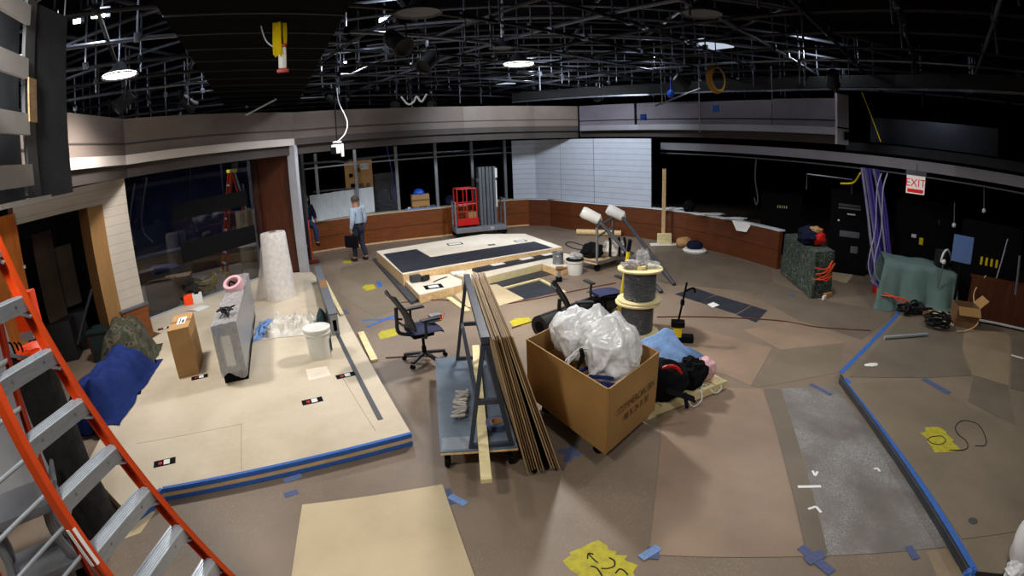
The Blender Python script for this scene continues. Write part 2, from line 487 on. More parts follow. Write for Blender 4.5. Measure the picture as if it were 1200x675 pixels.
# grooves across the veneer
def off_line(pts, d):
    return [(p.x, p.y) for p in [V((a[0], a[1], 0)) for a in pts]] if d == 0 else \
        [(V((a[0], a[1], 0))*(1-d/math.hypot(*a))).to_2d()[:] for a in pts]
for k, (pl, nm) in enumerate(((WB, 'back'), (WB2, 'right'))):
    S_(ribbon(off_line(pl, .012), .445, .455, .008), 'trim_%d' % (k+1), m_veneerD)
S_(ribbon(off_line(WB, .06), 0, .04, .05), 'baseboard_back', m_pine)
S_(ribbon(off_line(WB3, .05), .14, .17, .04), 'baseboard_right', m_white)

# left side: brick-faced wall with a doorway, timber jamb and header
C1 = V((-6.5, 7.05, 0)); LD = V((-.39, -.92, 0)).normalized(); LN = V((-LD.y, LD.x, 0))   # LN faces into the room
if LN.x < 0: LN = -LN
def lw(t, o=0, z=0): return C1+LD*t+LN*o+V((0, 0, z))
def lbox(t0, t1, o0, o1, z0, z1, mb=None):
    return (mb or MB()).prism([(p.x, p.y) for p in (lw(t0, o0), lw(t1, o0), lw(t1, o1), lw(t0, o1))], z0, z1)
mb = lbox(0, .50, -.45, 0, .78, 2.98); lbox(.50, 2.15, -.45, 0, 2.62, 2.98, mb)
S_(mb, 'wall_left_brick', m_brickw)
S_(lbox(.50, .80, -.5, .012, 0, 2.62), 'door_1', m_tanwood, 'tan timber jamb of the dark doorway')
S_(lbox(2.12, 4.2, -.45, 0, 0, 2.80), 'wall_left_orange', m_orangewood)
S_(lbox(-.03, .52, -.45, .05, 0, .74), 'wall_left_wainscot', m_veneer)
S_(lbox(-.05, .54, -.45, .07, .74, .78), 'trim_3', m_midgrey)
S_(lbox(2.10, 2.14, -.1, .04, 1.95, 2.0), 'trim_4', m_white)
# dark store behind the doorway
S_(lbox(.3, 4.5, -3.2, -3.1, 0, 3.2), 'wall_left_store', m_black)
S_(lbox(.52, .56, -3.2, -.5, 0, 3.2), 'wall_left_return', m_black)
S_(lbox(2.6, 2.65, -3.2, -.45, 0, 3.2), 'wall_left_partition', m_black)

# soffit that runs round the studio
s0 = G(70, 131, 4.0); s0 = V((s0.x, s0.y, 0))
SL = [(s0.x-.5, s0.y-2.2), (s0.x, s0.y), (-6.45, 7.1), (-5.02, 11.55)]
SB = [(-5.02, 11.55), (-3.19, 13.45), (-1.2, 14.9), (.9, 15.9), (2.3, 16.3)]
SR = [(2.35, 16.3), (3.9, 14.9), (5.3, 13.2), (6.4, 11.1), (7.05, 9.5)]
def soffit(pl, nm, mf, ml, k):
    S_(ribbon(pl, 3.36, 4.0, .10), 'wall_%s_soffit' % nm, mf)
    S_(ribbon(off_line(pl, .02), 3.55, 3.575, .02), 'trim_%d' % k, m_fasciaD)
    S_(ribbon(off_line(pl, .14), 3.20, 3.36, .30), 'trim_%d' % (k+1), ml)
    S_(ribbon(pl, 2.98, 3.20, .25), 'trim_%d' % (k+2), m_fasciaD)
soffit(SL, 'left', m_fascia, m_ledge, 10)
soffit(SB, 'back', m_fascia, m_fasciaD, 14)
# right-hand run is separate panels hung side by side, one end cap
S_(ribbon(off_line(SR, -.25), 3.0, 3.30, .2), 'trim_20', m_fasciaD)
S_(ribbon(off_line(SR, .10), 3.2, 3.36, .25), 'trim_21', m_silver)
def along(pl, t):
    P = [V((a[0], a[1], 0)) for a in pl]; L = [(P[i+1]-P[i]).length for i in range(len(P)-1)]; T_ = sum(L)*t
    for i, l in enumerate(L):
        if T_ <= l: return P[i]+(P[i+1]-P[i])*(T_/l)
        T_ -= l
    return P[-1]
for k, (t0, t1) in enumerate(((0, .235), (.245, .5), (.502, .78), (.782, 1.0))):
    pl = [along(SR, t0+(t1-t0)*j/3)[:2] for j in range(4)]
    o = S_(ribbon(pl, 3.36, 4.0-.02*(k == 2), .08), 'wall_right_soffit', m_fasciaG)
    ribbon(off_line(pl, .012), 3.50, 3.525, .01).build('groove', m_black, o)
e = along(SR, 1.0)
o = S_(MB().box((e.x+.15, e.y-.05, 3.55), (.42, .06, 1.1), rz=.25), 'wall_right_soffit_end', m_greypaint)
for dx in (-.10, .10):
    MB().box((e.x+.15+dx, e.y-.085, 3.2), (.14, .02, .18), rz=.25).build('opening', m_black, o)
MB().box((e.x+.15, e.y-.085, 3.36), (.42, .02, .03), rz=.25).build('groove', m_black, o)
# silver service rail running behind the right-hand counter
SV = [(4.6, 14.9), (5.9, 12.8), (6.8, 10.9), (7.6, 9.2), (8.6, 7.2), (9.8, 5.4), (11.2, 3.5)]
S_(ribbon(SV, 2.62, 2.83, .06), 'trim_22', m_silver)
S_(ribbon(off_line(SV, -.15), 2.50, 2.53, .03), 'trim_23', m_midgrey)
S_(ribbon([(8.2, 10.6), (8.9, 8.6), (9.8, 6.6), (10.6, 5.4)], 2.90, 3.10, .2), 'trim_24', m_darkgrey)
S_(ribbon([(10.4, 5.75), (11.3, 4.3), (12.2, 3.2)], 2.92, 3.10, .1), 'trim_25', m_silver)
# pale ceiling-edge beam far right, and a lit shelf below it
P = [G(600, 120, 4.2), G(760, 111, 4.2), G(900, 106.5, 4.2), G(1050, 105, 4.2), G(1200, 110, 4.2), G(1270, 116, 4.2)]
S_(ribbon([p[:2] for p in P], 4.18, 4.225, .05), 'trim_26', m_pipe2)
S_(ribbon([p[:2] for p in P], 4.24, 4.5, .05), 'trim_27', M('beam_blue_grey', (10, 11, 14), .8))
P = [DI(1020, 132, 13.5), DI(1090, 135, 13), DI(1170, 142, 12.5)]
S_(ribbon([p[:2] for p in P], 3.15, 3.75, .15), 'trim_28', M('dim_duct', (46, 49, 58), .7))

# window band behind the back counter: steel studs
for k, (px, pt, pb) in enumerate(((371, 178, 264), (417, 176, 258), (465, 172, 251), (511, 168, 246), (553.5, 166, 240), (592, 164, 236))):
    d = V((ray(px, 205).x, ray(px, 205).y)); best = None
    for i in range(len(WB)-1):                      # where this stud meets the counter line
        a, b = V(WB[i]), V(WB[i+1]); e_ = b-a
        den = d.x*e_.y-d.y*e_.x
        t = (a.x*e_.y-a.y*e_.x)/den; u = (a.x*d.y-a.y*d.x)/den
        if -.01 <= u <= 1.01 and t > 0: best = d*t
    if best is None: best = d.normalized()*15.5
    p = best*1.012
    S_(MB().box((p.x, p.y, 1.95), (.09, .09, 2.05), rz=.4), 'window_%d' % (k+1), m_steel, None)
S_(ribbon(off_line(WB, -.15), 2.52, 2.56, .04), 'trim_30', m_steel)
# dark tall post in front of the studs
p = DI(357, 250, 14.3)
S_(MB().box((p.x-.05, p.y, 1.6), (.24, .2, 3.2)), 'wall_left_post', m_darkgrey)
# grey-white column and the dark veneer return beside the glass
CB = G(362, 318, .14)
S_(MB().prism([(CB.x-.24, CB.y-.02), (CB.x-.03, CB.y-.04), (CB.x-.04, CB.y+.16), (CB.x-.23, CB.y+.18)], 0, 3.2), 'wall_left_column', m_greypaint)
S_(MB().prism([(-6.15, 11.42), (CB.x-.14, CB.y+.05), (CB.x-.14, CB.y+.17), (-6.15, 11.54)], .0, 3.0), 'wall_left_veneer', m_veneerD)
S_(MB().prism([(-6.18, 11.30), (-6.05, 11.40), (-6.10, 12.2), (-6.28, 12.2)], .0, 3.0), 'wall_left_veneer', m_veneerD)
# glass wall between brick and veneer
GA, GB = V((-7.62, 7.40, 0)), V((-5.98, 11.30, 0)); gd = (GB-GA).normalized(); gn = V((gd.y, -gd.x, 0))
L = (GB-GA).length
for k in range(2):
    a, b = GA+gd*(L*k*.42+.01), GA+gd*(L*(.42 if k == 0 else 1)-.01)
    o = struct(MB().prism([(p.x, p.y) for p in (a, b, b+gn*.012, a+gn*.012)], .17, 3.0).build('window_%d' % (k+10), m_glass))
    MB().prism([(p.x, p.y) for p in (a-gn*.03, b-gn*.03, b+gn*.05, a+gn*.05)], .14, .17).build('window_frame', m_alu, o)
    if k:
        # black strips stuck across the pane
        def band(x0, x1, zl, zr, hh):
            p0, p1 = GA+gd*x0, GA+gd*x1
            MB().slab([up(p0+gn*.03, zl), up(p1+gn*.03, zr), up(p1+gn*.03, zr+hh), up(p0+gn*.03, zl+hh)], .012).build('black_strip', m_black, o, 'matt black strip stuck across the glass')
        band(L*.40, L*.90, 1.93, 1.93, .36); band(L*.42, L*.93, 1.02, 1.02, .42)
# control room seen through the glass
S_(MB().box((-10.8, 15.6, 1.9), (6.5, .12, 3.8), rz=.55), 'wall_left_control_room', m_navywall)
S_(MB().prism([(-12.2, 9.2), (-7.2, 14.6), (-7.6, 14.95), (-12.6, 9.6)], .72, .80), 'trim_31', m_darkgrey)
S_(MB().prism([(-12.3, 9.5), (-7.4, 14.8), (-7.5, 14.9), (-12.4, 9.6)], 0, .72), 'trim_32', m_cardD)

# white lined panels on the back wall
pn = [(601, 622), (622, 657.5), (657.5, 696), (696, 763)]
def on_back(px, k=0):
    q = {601: (.24, 17.46), 622: (.70, 17.55), 657.5: (1.75, 17.2), 696: (2.45, 15.95+.25), 763: (4.15, 14.75)}
    return q[px]
labs = ['narrow white lined panel leaning back beside the last steel stud', 'white lined wall panel standing second from the lift',
        'white lined wall panel in the middle of the white row', 'widest white lined wall panel, nearest the tall wooden stick']
pts = [V((.30, 17.52, 0)), V((1.50, 17.30, 0)), V((2.28, 16.50, 0)), V((4.13, 14.72, 0))]
wl = []
for px in (600.5, 657, 696, 763.5):
    d = V((ray(px, 205).x, ray(px, 205).y)); best = None
    PL = WB[-2:]+WB2[1:]
    for i in range(len(PL)-1):
        a, b = V(PL[i]), V(PL[i+1]); e_ = b-a; den = d.x*e_.y-d.y*e_.x
        t = (a.x*e_.y-a.y*e_.x)/den; u = (a.x*d.y-a.y*d.x)/den
        if -.001 <= u <= 1.001 and t > 0: best = d*t*1.004
    wl.append(V((best.x, best.y, 0)))
nn = ['white lined wall panel beside the last steel stud, leftmost of the white row', 'narrow white lined wall panel in the middle of the white row',
      'widest white lined wall panel, rightmost of the white row near the tall stick']
for i in range(3):
    a, b = wl[i], wl[i+1]; d = (b-a).normalized(); n = V((-d.y, d.x, 0))
    if i == 0:
        mid = V((.95, 17.42, 0)); pp = [a, mid, b]
    else: pp = [a, b]
    o = ribbon([(p+d*(.012 if k == 0 else (-.012 if k == len(pp)-1 else 0)))[:2] for k, p in enumerate(pp)], .935, 2.94, .05, 1).build('wall_panel', m_boardw)
    tag(o, nn[i], 'wall panel', None)

# ================================================================== CEILING GRID
cand = ('dark steel pipe of the overhead lighting grid', 'pipe', 'lighting grid pipes')
def pipe(a, b, r, mat, lab, grp, n=8):
    def inside(p): return abs(p.x) < 15 and -4.2 < p.y < 22.2
    pts = [p for p in [lerp(a, b, k/60) for k in range(61)] if inside(p)]
    if len(pts) < 2: return
    a, b = pts[0], pts[-1]
    tag(MB().tube([a, b], r, n).build('grid_pipe', mat, origin=V(a)), lab, 'pipe', grp)
d1 = V((math.sin(math.radians(48)), math.cos(math.radians(48)), 0)); d2 = V((-math.sin(math.radians(38)), math.cos(math.radians(38)), 0))
o0 = V((0, 9, 0))
for k in range(-8, 9):
    c = o0+d2*k*1.25; z = 4.62
    pipe(up(c-d1*12, z), up(c+d1*11, z), .030, m_pipe if k % 3 else m_pipe2, 'lower dark steel pipe of the overhead lighting grid running away to the right', 'lower grid pipes running right')
for k in range(-8, 9):
    c = o0+d1*k*1.25; z = 4.69
    pipe(up(c-d2*11, z), up(c+d2*12, z), .030, m_pipe if k % 4 else m_pipe2, 'lower dark steel pipe of the overhead lighting grid running away to the left', 'lower grid pipes running left')
for k in range(-10, 11):
    c = o0+V((0, k*.95, 0)); z = 5.35
    pipe(V((-13, c.y, z)), V((13, c.y, z)), .035, m_pipe2 if k % 2 else m_pipe, 'upper steel pipe crossing above the lighting grid', 'upper crossing pipes')
for k in range(-6, 7):
    pipe(V((k*1.9, 2, 5.75)), V((k*1.9, 20, 5.75)), .05, m_pipe, 'heavy steel bar of the roof above the lighting grid', 'roof bars above the grid')
rr = random.Random(5); HG = []
def induct(p):
    t_ = (p.y-3.4)/(14.5-3.4); xl = -2.9-4.3*t_; xr = -1.1-5.2*t_
    return -.1 < t_ < 1.05 and xl-.3 < p.x < xr+.5
for k in range(300):
    i, j = rr.randint(-7, 7), rr.randint(-7, 7)
    p = o0+d1*i*1.25+d2*j*1.25+d1*rr.choice((0, .4, .8))
    if not (2.5 < p.y < 19 and abs(p.x) < 11): continue
    if any((p-q).length < .3 for q in HG) or induct(p): continue
    HG.append(p)
    zt = rr.choice((5.35, 5.75, 5.75)); zb = rr.choice((4.62, 4.62, 4.45, 4.2))
    t = T('pipe_hanger', 'vertical hanger rod with clamp on the lighting grid', 'hanger', (p.x, p.y, zb), 'grid hanger rods')
    MB().tube([(p.x, p.y, zb), (p.x, p.y, zt)], .016, 6).build('rod', m_pipe2, t)
    MB().box((p.x, p.y, 4.64), (.09, .09, .11), rz=.8, bev=.01).build('clamp', m_pipe2 if k % 2 else m_pipe, t)
for k in range(13):
    y = 5.5+k*1.05
    for (xa, xb) in ((-11, -4.2-.12*(14-y)*0), (-2.6, 11)):
        if k % 2 and xa < -5: xb = -6.5
        pipe(V((xa, y, 4.96)), V((xb, y+.25, 4.96)), .022, m_pipe2 if k % 3 else m_pipe, 'thin cross pipe between the two layers of the lighting grid', 'thin cross pipes of the grid', 6)
# studio lamps hanging dark from the grid
def fixture(loc, rz, tilt):
    xf = Matrix.Translation(loc) @ Matrix.Rotation(rz, 4, 'Z')
    t = T('studio_lamp', 'black studio spotlight hanging unlit from the lighting grid', 'lamp', loc, 'unlit studio spotlights')
    R = Matrix.Rotation(tilt, 3, 'X')
    MB(xf).lathe([(.06, -.2), (.12, -.17), (.13, .12), (.15, .16), (.15, .2), (.12, .2), (.10, .15)], (0, 0, -.32), 16, R).build('housing', m_rubber, t)
    mb = MB(xf); mb.tube([(-.17, 0, -.32), (-.17, 0, -.06), (.17, 0, -.06), (.17, 0, -.32)], .012, 6); mb.build('yoke', m_pipe, t)
    MB(xf).box((0, 0, -.0), (.06, .06, .12), bev=.008).build('clamp', m_pipe2, t)
    return t
f0 = fixture(V((0, 0, 4.6)), 0, 2.2)
FX = []
rr = random.Random(9)
for k in range(22):
    i, j = rr.randint(-6, 6), rr.randint(-4, 6)
    p = o0+d1*i*1.25+d2*(j*1.25+.5)
    if not (4.5 < p.y < 17 and abs(p.x) < 9) or induct(p) or any((p-V(q)).length < 1.6 or math.hypot(p.x-q[0], p.y-q[1]) < 1.2 for q in FX+[(-4.96, 5.42, 0), (.23, 7.88, 0)]): continue
    FX.append((p.x, p.y, 4.63))
for k, p in enumerate(FX):
    if k == 0: f0.location = p
    else: dup(f0, p, rr.random()*6.28)
# long black duct boxes over the grid
DA, DB, DC, DD = G(160, -30, 4.36), G(432, -30, 4.36), DI(349, 131, 14.3), DI(264, 128, 12.9)
o = tag(MB().prism([p[:2] for p in (DA, DB, DC, DD)], 4.36, 4.56).build('ceiling_duct', m_ducttop),
        'wide flat black ceiling duct above the left platform', 'duct')
for k in range(12):
    t_ = (k+.5)/12; a = lerp(DA, DD, t_); b = lerp(DB, DC, t_)
    MB().bar(up(a, 4.352), up(b, 4.352), .03, .016).build('rib', m_rubber, o)
tag(MB().prism([(3.2, 4.2), (8.5, 3.2), (9.2, 6.0), (4.6, 7.4)], 4.80, 5.22).build('ceiling_duct', m_ducttop), 'black ceiling duct over the near right floor', 'duct')

# high-bay dome lamps, two lit, two off
def dome(p, R, lit, label):
    t = T('dome_lamp', label, 'lamp', p)
    MB().lathe([(.05, .20), (.09, .17), (.12, .11), (R*.80, .055), (R, .01), (R, 0), (R*.97, 0), (R*.78, .045), (.10, .10), (.02, .11)], p, 28).build('shade', m_darkgrey, t)
    if lit: MB().lathe([(.01, .02), (R*.93, .02), (R*.93, .03), (.01, .03)], p, 28).build('glowing_lens', m_emit, t)
    else: MB().lathe([(.01, .02), (R*.93, .02), (R*.93, .03), (.01, .03)], p, 28).build('lens', m_midgrey, t)
    MB().tube([p+V((0, 0, .18)), p+V((0, 0, max(.5, 5.3-p.z)))], .012, 6).build('hanging_rod', m_pipe2, t)
    return p
DL1 = dome(G(140, 90, 4.3), .27, True, 'lit round dome lamp above the left platform')
DL2 = dome(G(608, 77, 4.05), .25, True, 'lit round dome lamp above the middle of the studio')
dome(G(490, 16, 4.55), .30, False, 'unlit dark dome lamp left of the bright middle lamp')
dome(G(822, 17, 4.55), .28, False, 'unlit dark dome lamp at the upper right of the ceiling')
dome(G(588, 57, 4.55), .22, False, 'small unlit dome lamp just above the lit middle lamp')
# small bare work lamps up in the roof
for k, (px, py, z, s, lab) in enumerate(((115, 16, 5.0, .10, 'bright starry work lamp at the top left of the ceiling'), (449, 24, 5.0, .07, 'bright work lamp left of the upper middle ceiling'),
        (402, 75, 5.0, .07, 'small bright work lamp in the grid near the black duct'), (440, 38, 5.0, .05, 'tiny bright work lamp below another in the grid'),
        (90, 25, 5.2, .06, 'small square work lamp at the far top left'), (163, 44, 5.4, .06, 'small square panel lamp between grid pipes at left'),
        (318, 92, 5.0, .06, 'small work lamp behind the black ceiling duct'))):
    p = G(px, py, z)
    t = T('work_lamp', lab, 'lamp', p)
    MB().box(p, (s*1.8, s*.4, s), rz=math.atan2(-p.x, p.y), bev=.008).build('glowing_face', m_emitb, t)
    MB().tube([p+V((0, .07, 0)), V((p.x, p.y+.07, 7.0))], .012, 6).build('drop_rod', m_pipe, t)
    MB().box(p+V((0, .07, .02)), (s*2.2, .08, s*1.4), rz=math.atan2(-p.x, p.y), bev=.01).build('housing', m_darkgrey, t)
# lit rooflight panels
for px, py, w_, h_, lab in ((830, 52, 1.1, .6, 'bright reflective roof panel between pipes at upper right'), (590, 98, .8, .35, 'pale lit roof panel beside the lit middle lamp')):
    p = G(px, py, 5.05)
    tag(MB().box(p, (w_, h_, .03), rz=.5).build('roof_panel', M('roof_panel_glow', (150, 160, 175), .5, emit=1.5)), lab, 'panel')
# ================================================================== LEFT SIDE
PZ = .14
# --- birch riser on the left
pp = [G(482, 508, PZ), G(190, 573, PZ), G(150, 601, PZ), V((-4.55, 3.15, 0)), V((-4.96, 4.08, 0)), V((-5.45, 5.55, 0)), V((-6.42, 6.90, 0)), V((-6.38, 7.20, 0)), V((-7.50, 7.55, 0)),
      V((-5.92, 11.28, 0)), V((-5.1, 11.33, 0)), V((-5.1, 11.28, 0)), V((-4.80, 11.28, 0)), V((-3.42, 9.04, 0))]
rt = T('stage_riser', 'large low birch plywood riser on the left with blue taped front edge', 'stage platform', up(pp[0], 0))
MB().prism([p[:2] for p in pp], .004, PZ-.018).build('frame', m_edgewood, rt)
MB().prism([p[:2] for p in pp], PZ-.018, PZ).build('deck', m_ply, rt)
for i in (0, 1):
    a, b = pp[i], pp[i+1]; d = (b-a); d.z = 0; d.normalize(); n = V((d.y, -d.x, 0))
    if n.y > 0: n = -n
    for z0, z1 in ((.098, .141), (.006, .050)):
        MB().slab([up(a+n*.004, z0), up(b+n*.004, z0), up(b+n*.004, z1), up(a+n*.004, z1)], .003).build('blue_tape', m_bluetape, rt, 'strip of blue painters tape along the front edge')
    MB().prism([p[:2] for p in (a+n*.003, b+n*.003, b-n*.035, a-n*.035)], PZ, PZ+.0015).build('blue_tape', m_bluetape, rt, 'strip of blue painters tape along the front edge')
a, b = G(396, 393, PZ), G(446, 492, PZ); d = (b-a).normalized(); n = V((d.y, -d.x, 0))
MB().prism([p[:2] for p in (a-n*.03, b-n*.03, b+n*.03, a+n*.03)], PZ, PZ+.003).build('floor_track', m_darkgrey, rt, 'dark slot track let into the deck')
a, b = V((-5.0, 4.02, 0)), V((-5.45, 5.5, 0)); d = (b-a).normalized(); n = V((d.y, -d.x, 0))
MB().prism([p[:2] for p in (a, b, b+n*.14, a+n*.14)], PZ, PZ+.004).build('edge_trim', m_midgrey, rt, 'grey metal edge strip')
# seams and pale sanded patches of the deck
for (x0, y0, x1, y1) in ((283, 496, 283, 551), (400, 440, 440, 505), (160, 520, 283, 497)):
    MB().prism([p[:2] for p in strip(G(x0, y0, PZ), G(x1, y1, PZ), .006, PZ)], PZ, PZ+.001).build('seam', m_hard4, rt)
MB().prism([G(*p, PZ)[:2] for p in ((358, 433), (383, 429), (388, 440), (362, 446))], PZ, PZ+.0012).build('patch', m_plyb, rt, 'pale rectangular patch')
for px, py in ((193, 542), (366, 470), (405, 440), (156, 462), (234, 442), (192, 385)):
    c = G(px, py, PZ); ex = G(px+11, py-2.5, PZ)-c; ex.z = 0; ex.normalize(); ey = V((-ex.y, ex.x, 0))
    w_, h_ = .125, .062
    def q(x, y, c=c, ex=ex, ey=ey): return (c+ex*x+ey*y)[:2]
    pl = MB().prism([q(-w_, -h_), q(w_, -h_), q(w_, h_), q(-w_, h_)], PZ, PZ+.004).build('outlet_plate', m_black, rt, 'black floor outlet plate with white sticker')
    MB().prism([q(-.01, -.045), q(.06, -.045), q(.06, .045), q(-.01, .045)], PZ+.004, PZ+.006).build('sticker', m_white, pl)
    MB().prism([q(-.07, -.03), q(-.03, -.03), q(-.03, .02), q(-.07, .02)], PZ+.004, PZ+.006).build('red_mark', m_red, pl)

# --- grey steel channel standing on the riser
e = V((-2.73, 7.02, PZ)); f = G(372, 311.5, PZ+.36)
d = (up(f, 0)-up(e, 0)); ln = d.length; d.normalize(); n = V((d.y, -d.x, 0))
ct = T('track_beam', 'long grey steel track beam standing on the riser edge beside the white bucket', 'beam', e)
mb = MB()
for s_ in (-1, 1):
    mb.bar(e+n*.055*s_+V((0, 0, .17)), e+d*ln+n*.055*s_+V((0, 0, .17)), .012, .34)
mb.build('side_wall', m_midgrey, ct)
MB().bar(e+V((0, 0, .34)), e+d*ln+V((0, 0, .34)), .14, .02).build('top_plate', m_midgrey, ct)
mb = MB()
for z0, z1 in ((.0, .07), (.25, .33)): mb.box(e-d*.006+V((0, 0, (z0+z1)/2)), (.12, .012, z1-z0), rz=math.atan2(n.y, n.x))
for s_ in (-1, 1): mb.box(e-d*.006+n*.045*s_+V((0, 0, .16)), (.03, .012, .2), rz=math.atan2(n.y, n.x))
mb.build('end_plate', m_steel, ct)
MB().box(e+d*.02+V((0, 0, .16)), (.06, .01, .18), rz=math.atan2(n.y, n.x)).build('slot', m_black, ct)
MB().bar(e+d*ln*.45+V((0, 0, .352)), e+d*ln*.62+V((0, 0, .352)), .142, .006).build('rust_patch', m_cardD, ct, 'brown patch on top')
# batten along the riser edge
a, b = G(381, 330, PZ+.02), G(401, 369, PZ+.02)
tag(MB().bar(up(a, PZ+.02), up(b, PZ+.02), .07, .035).build('wood_batten', m_pine2), 'pale wooden batten lying on the riser beside the grey track beam', 'batten')

# --- cardboard carton on the riser
a, b, c = G(210, 444, PZ), G(234, 437.7, PZ), G(238, 416, PZ); d_ = a+(c-b)
h = .70
t = T('cardboard_box', 'tall narrow cardboard box with white label, left on the riser', 'box', up((a+c)/2, PZ))
MB().prism([p[:2] for p in (a, b, c, d_)], PZ, PZ+h).build('carton', m_card, t)
tp = PZ+h
MB().prism([lerp(lerp(a, d_, .45), lerp(b, c, .45), u)[:2] for u in (0, 1)]+[lerp(lerp(a, d_, .55), lerp(b, c, .55), u)[:2] for u in (1, 0)], tp, tp+.0015).build('tape_strip', m_cardD, t)
def onT(u, v): return bil(a, b, c, d_, u, v)[:2]
lb = MB().prism([onT(.35, .30), onT(.75, .30), onT(.75, .75), onT(.35, .75)], tp, tp+.003).build('label', m_white, t)
MB().prism([onT(.45, .35), onT(.5, .35), onT(.5, .70), onT(.45, .70)], tp+.003, tp+.004).build('print', m_inkblk, lb)
MB().prism([onT(.58, .35), onT(.68, .35), onT(.68, .55), onT(.58, .55)], tp+.003, tp+.004).build('print', m_inkblk, lb)
fx = (c-b).normalized(); fn = V((fx.y, -fx.x, 0))
for k in range(3): MB().bar(b+fx*(.22)+fn*.002+V((0, 0, .30+.05*k)), b+fx*(.40-.04*k)+fn*.002+V((0, 0, .30+.05*k)), .012, .003, up=fn).build('print', m_ink, t)

# --- plastic-wrapped upright case
a, b = V((-3.77, 5.24, PZ)), V((-3.47, 5.41, PZ)); k0 = V((-4.98, 7.95, PZ)); k1 = V((-4.71, 8.08, PZ)); h = .80
t = T('wrapped_panel_case', 'tall grey upright case wrapped in clear plastic, standing on the riser', 'case', (a+b)/2)
MB().prism([p[:2] for p in (a, b, k1, k0)], PZ+.16, PZ+h).build('case_body', m_greypl, t)
MB().prism([lerp(p, (a+b+k0+k1)/4, .04)[:2] for p in (a, b, k1, k0)], PZ, PZ+.16).build('foot', m_black, t, 'black rubber foot')
fd = (b-a).normalized(); fn = V((fd.y, -fd.x, 0))
MB().slab([a+fd*.10+fn*.012+V((0, 0, .25)), b-fd*.12+fn*.012+V((0, 0, .25)), b-fd*.12+fn*.012+V((0, 0, .66)), a+fd*.10+fn*.012+V((0, 0, .66))], .01).build('opening', m_whitepl, t, 'pale narrow opening in the end')
MB().slab([a+fd*.03+fn*.016+V((0, 0, .72)), a+fd*.15+fn*.016+V((0, 0, .72)), a+fd*.15+fn*.016+V((0, 0, .76)), a+fd*.03+fn*.016+V((0, 0, .76))], .004).build('blue_tape', m_bluetape, t)
mid = (a+b+k0+k1)/4
def wrapf(u, v):
    per = [a, b, k1, k0, a]; s_ = u*4; i = min(3, int(s_)); p = lerp(per[i], per[i+1], s_-i)
    o = (p-mid); o.z = 0; o.normalize()
    q = p+o*(.02+.015*N3(u*40, v*9, 2)+.05*(1-v)*abs(N3(u*12, 3)))
    return V((q.x, q.y, PZ+.22*(.5+.5*N3(u*7, 1))*(1-v)+(h+.012)*v+.0))
MB().surf(wrapf, 90, 12).build('plastic_wrap', m_casewrap, t)
def topf(u, v):
    p = bil(a, b, k1, k0, u, v); return V((p.x, p.y, PZ+h+.014+.022*abs(N3(u*6, v*30, 5))))
MB().surf(topf, 16, 70).build('plastic_wrap', m_wrap, t)
# pink tape roll and cable tangle on the case
c = lerp((a+b)/2, (k0+k1)/2, .62)+V((0, 0, h+.045)); c.z = PZ+h+.03
t = T('tape_roll', 'pink and white tape roll lying on top of the plastic-wrapped case', 'tape roll', c)
Rm = Matrix.Rotation(.5, 3, 'X')
MB().lathe([(.11, 0), (.16, 0), (.165, .02), (.165, .12), (.16, .14), (.11, .14), (.105, .12), (.105, .02), (.11, 0)], c, 28, Rm).build('roll', m_pink, t)
MB().tube([c+Rm@V((.085*math.cos(x), .085*math.sin(x), .06+.05*math.sin(3*x))) for x in [k*.4 for k in range(30)]], .014, 6).build('strap', m_blkcloth, t, 'dark strap tangled inside the roll')
c = lerp((a+b)/2, (k0+k1)/2, .12); c.z = PZ+h+.03
rr = random.Random(3)
tag(MB().tube(spline([c+V((rr.uniform(-.13, .13), rr.uniform(-.13, .13), rr.uniform(0, .10))) for k in range(18)], 5), .013, 6).build('cable_tangle', m_blackcable),
    'small black cable tangle on the near top of the wrapped case', 'cable')

# --- bubble wrap roll
c = V((-4.68, 9.22, PZ)); t = T('bubble_wrap_roll', 'tall white roll of bubble wrap standing on the riser', 'bubble wrap roll', c)
mb = MB(); mb.lathe([(.06, 0), (.31, 0), (.315, .05), (.305, .6), (.285, .9), (.265, 1.30), (.25, 1.34), (.06, 1.35)], c, 40)
mb.build('wrap_layers', m_bubble, t)
MB().lathe([(.05, 1.342), (.075, 1.342), (.075, 1.36), (.05, 1.36)], c, 20).build('cardboard_core', m_cardD, t)
def tail(u, v):
    an = 2.6+1.0*u; r = .32+.26*u**2*(1-v)**1.3+.02*N3(u*6, v*6, 1); return c+V((r*math.cos(an), r*math.sin(an)*.9, .005+1.2*v*(1-.2*u)+.0))
MB().surf(tail, 14, 14).build('loose_tail', m_bubble, t)

# --- drop cloth heap with blue corner
def cloth(name, quad, z0, amp, mat, label, cat, seed, nu=70, nv=44, freq=6, edge=.10):
    a, b, c, d = quad
    def f(u, v):
        p = bil(a, b, c, d, u, v)
        ed = min(u, v, 1-u, 1-v)
        p = p+V((edge*N3(u*4, v*4, seed), edge*N3(u*4, v*4, seed+9), 0))
        wu, wv = u+.22*N3(u*3, v*3, seed+1), v+.22*N3(u*3, v*3, seed+2)
        z = z0+.006+amp*max(0, .62-1.5*abs(N3(wu*freq*.8, wv*freq*.5, seed))-.8*abs(N3(wu*freq*1.9, wv*freq*1.5, seed+4))+.25*N3(u*2, v*2, seed))*min(1, ed*6)
        return V((p.x, p.y, z))
    o = MB().surf(f, nu, nv).build(name, mat, ang=80)
    return tag(o, label, cat)
cl = cloth('drop_cloth', (G(303, 398, PZ), G(383, 391, PZ), G(381, 369, PZ), G(322, 374, PZ)), PZ, .30, m_cream, 'crumpled cream drop cloth on the riser between the wrapped case and the beam', 'cloth', 3)
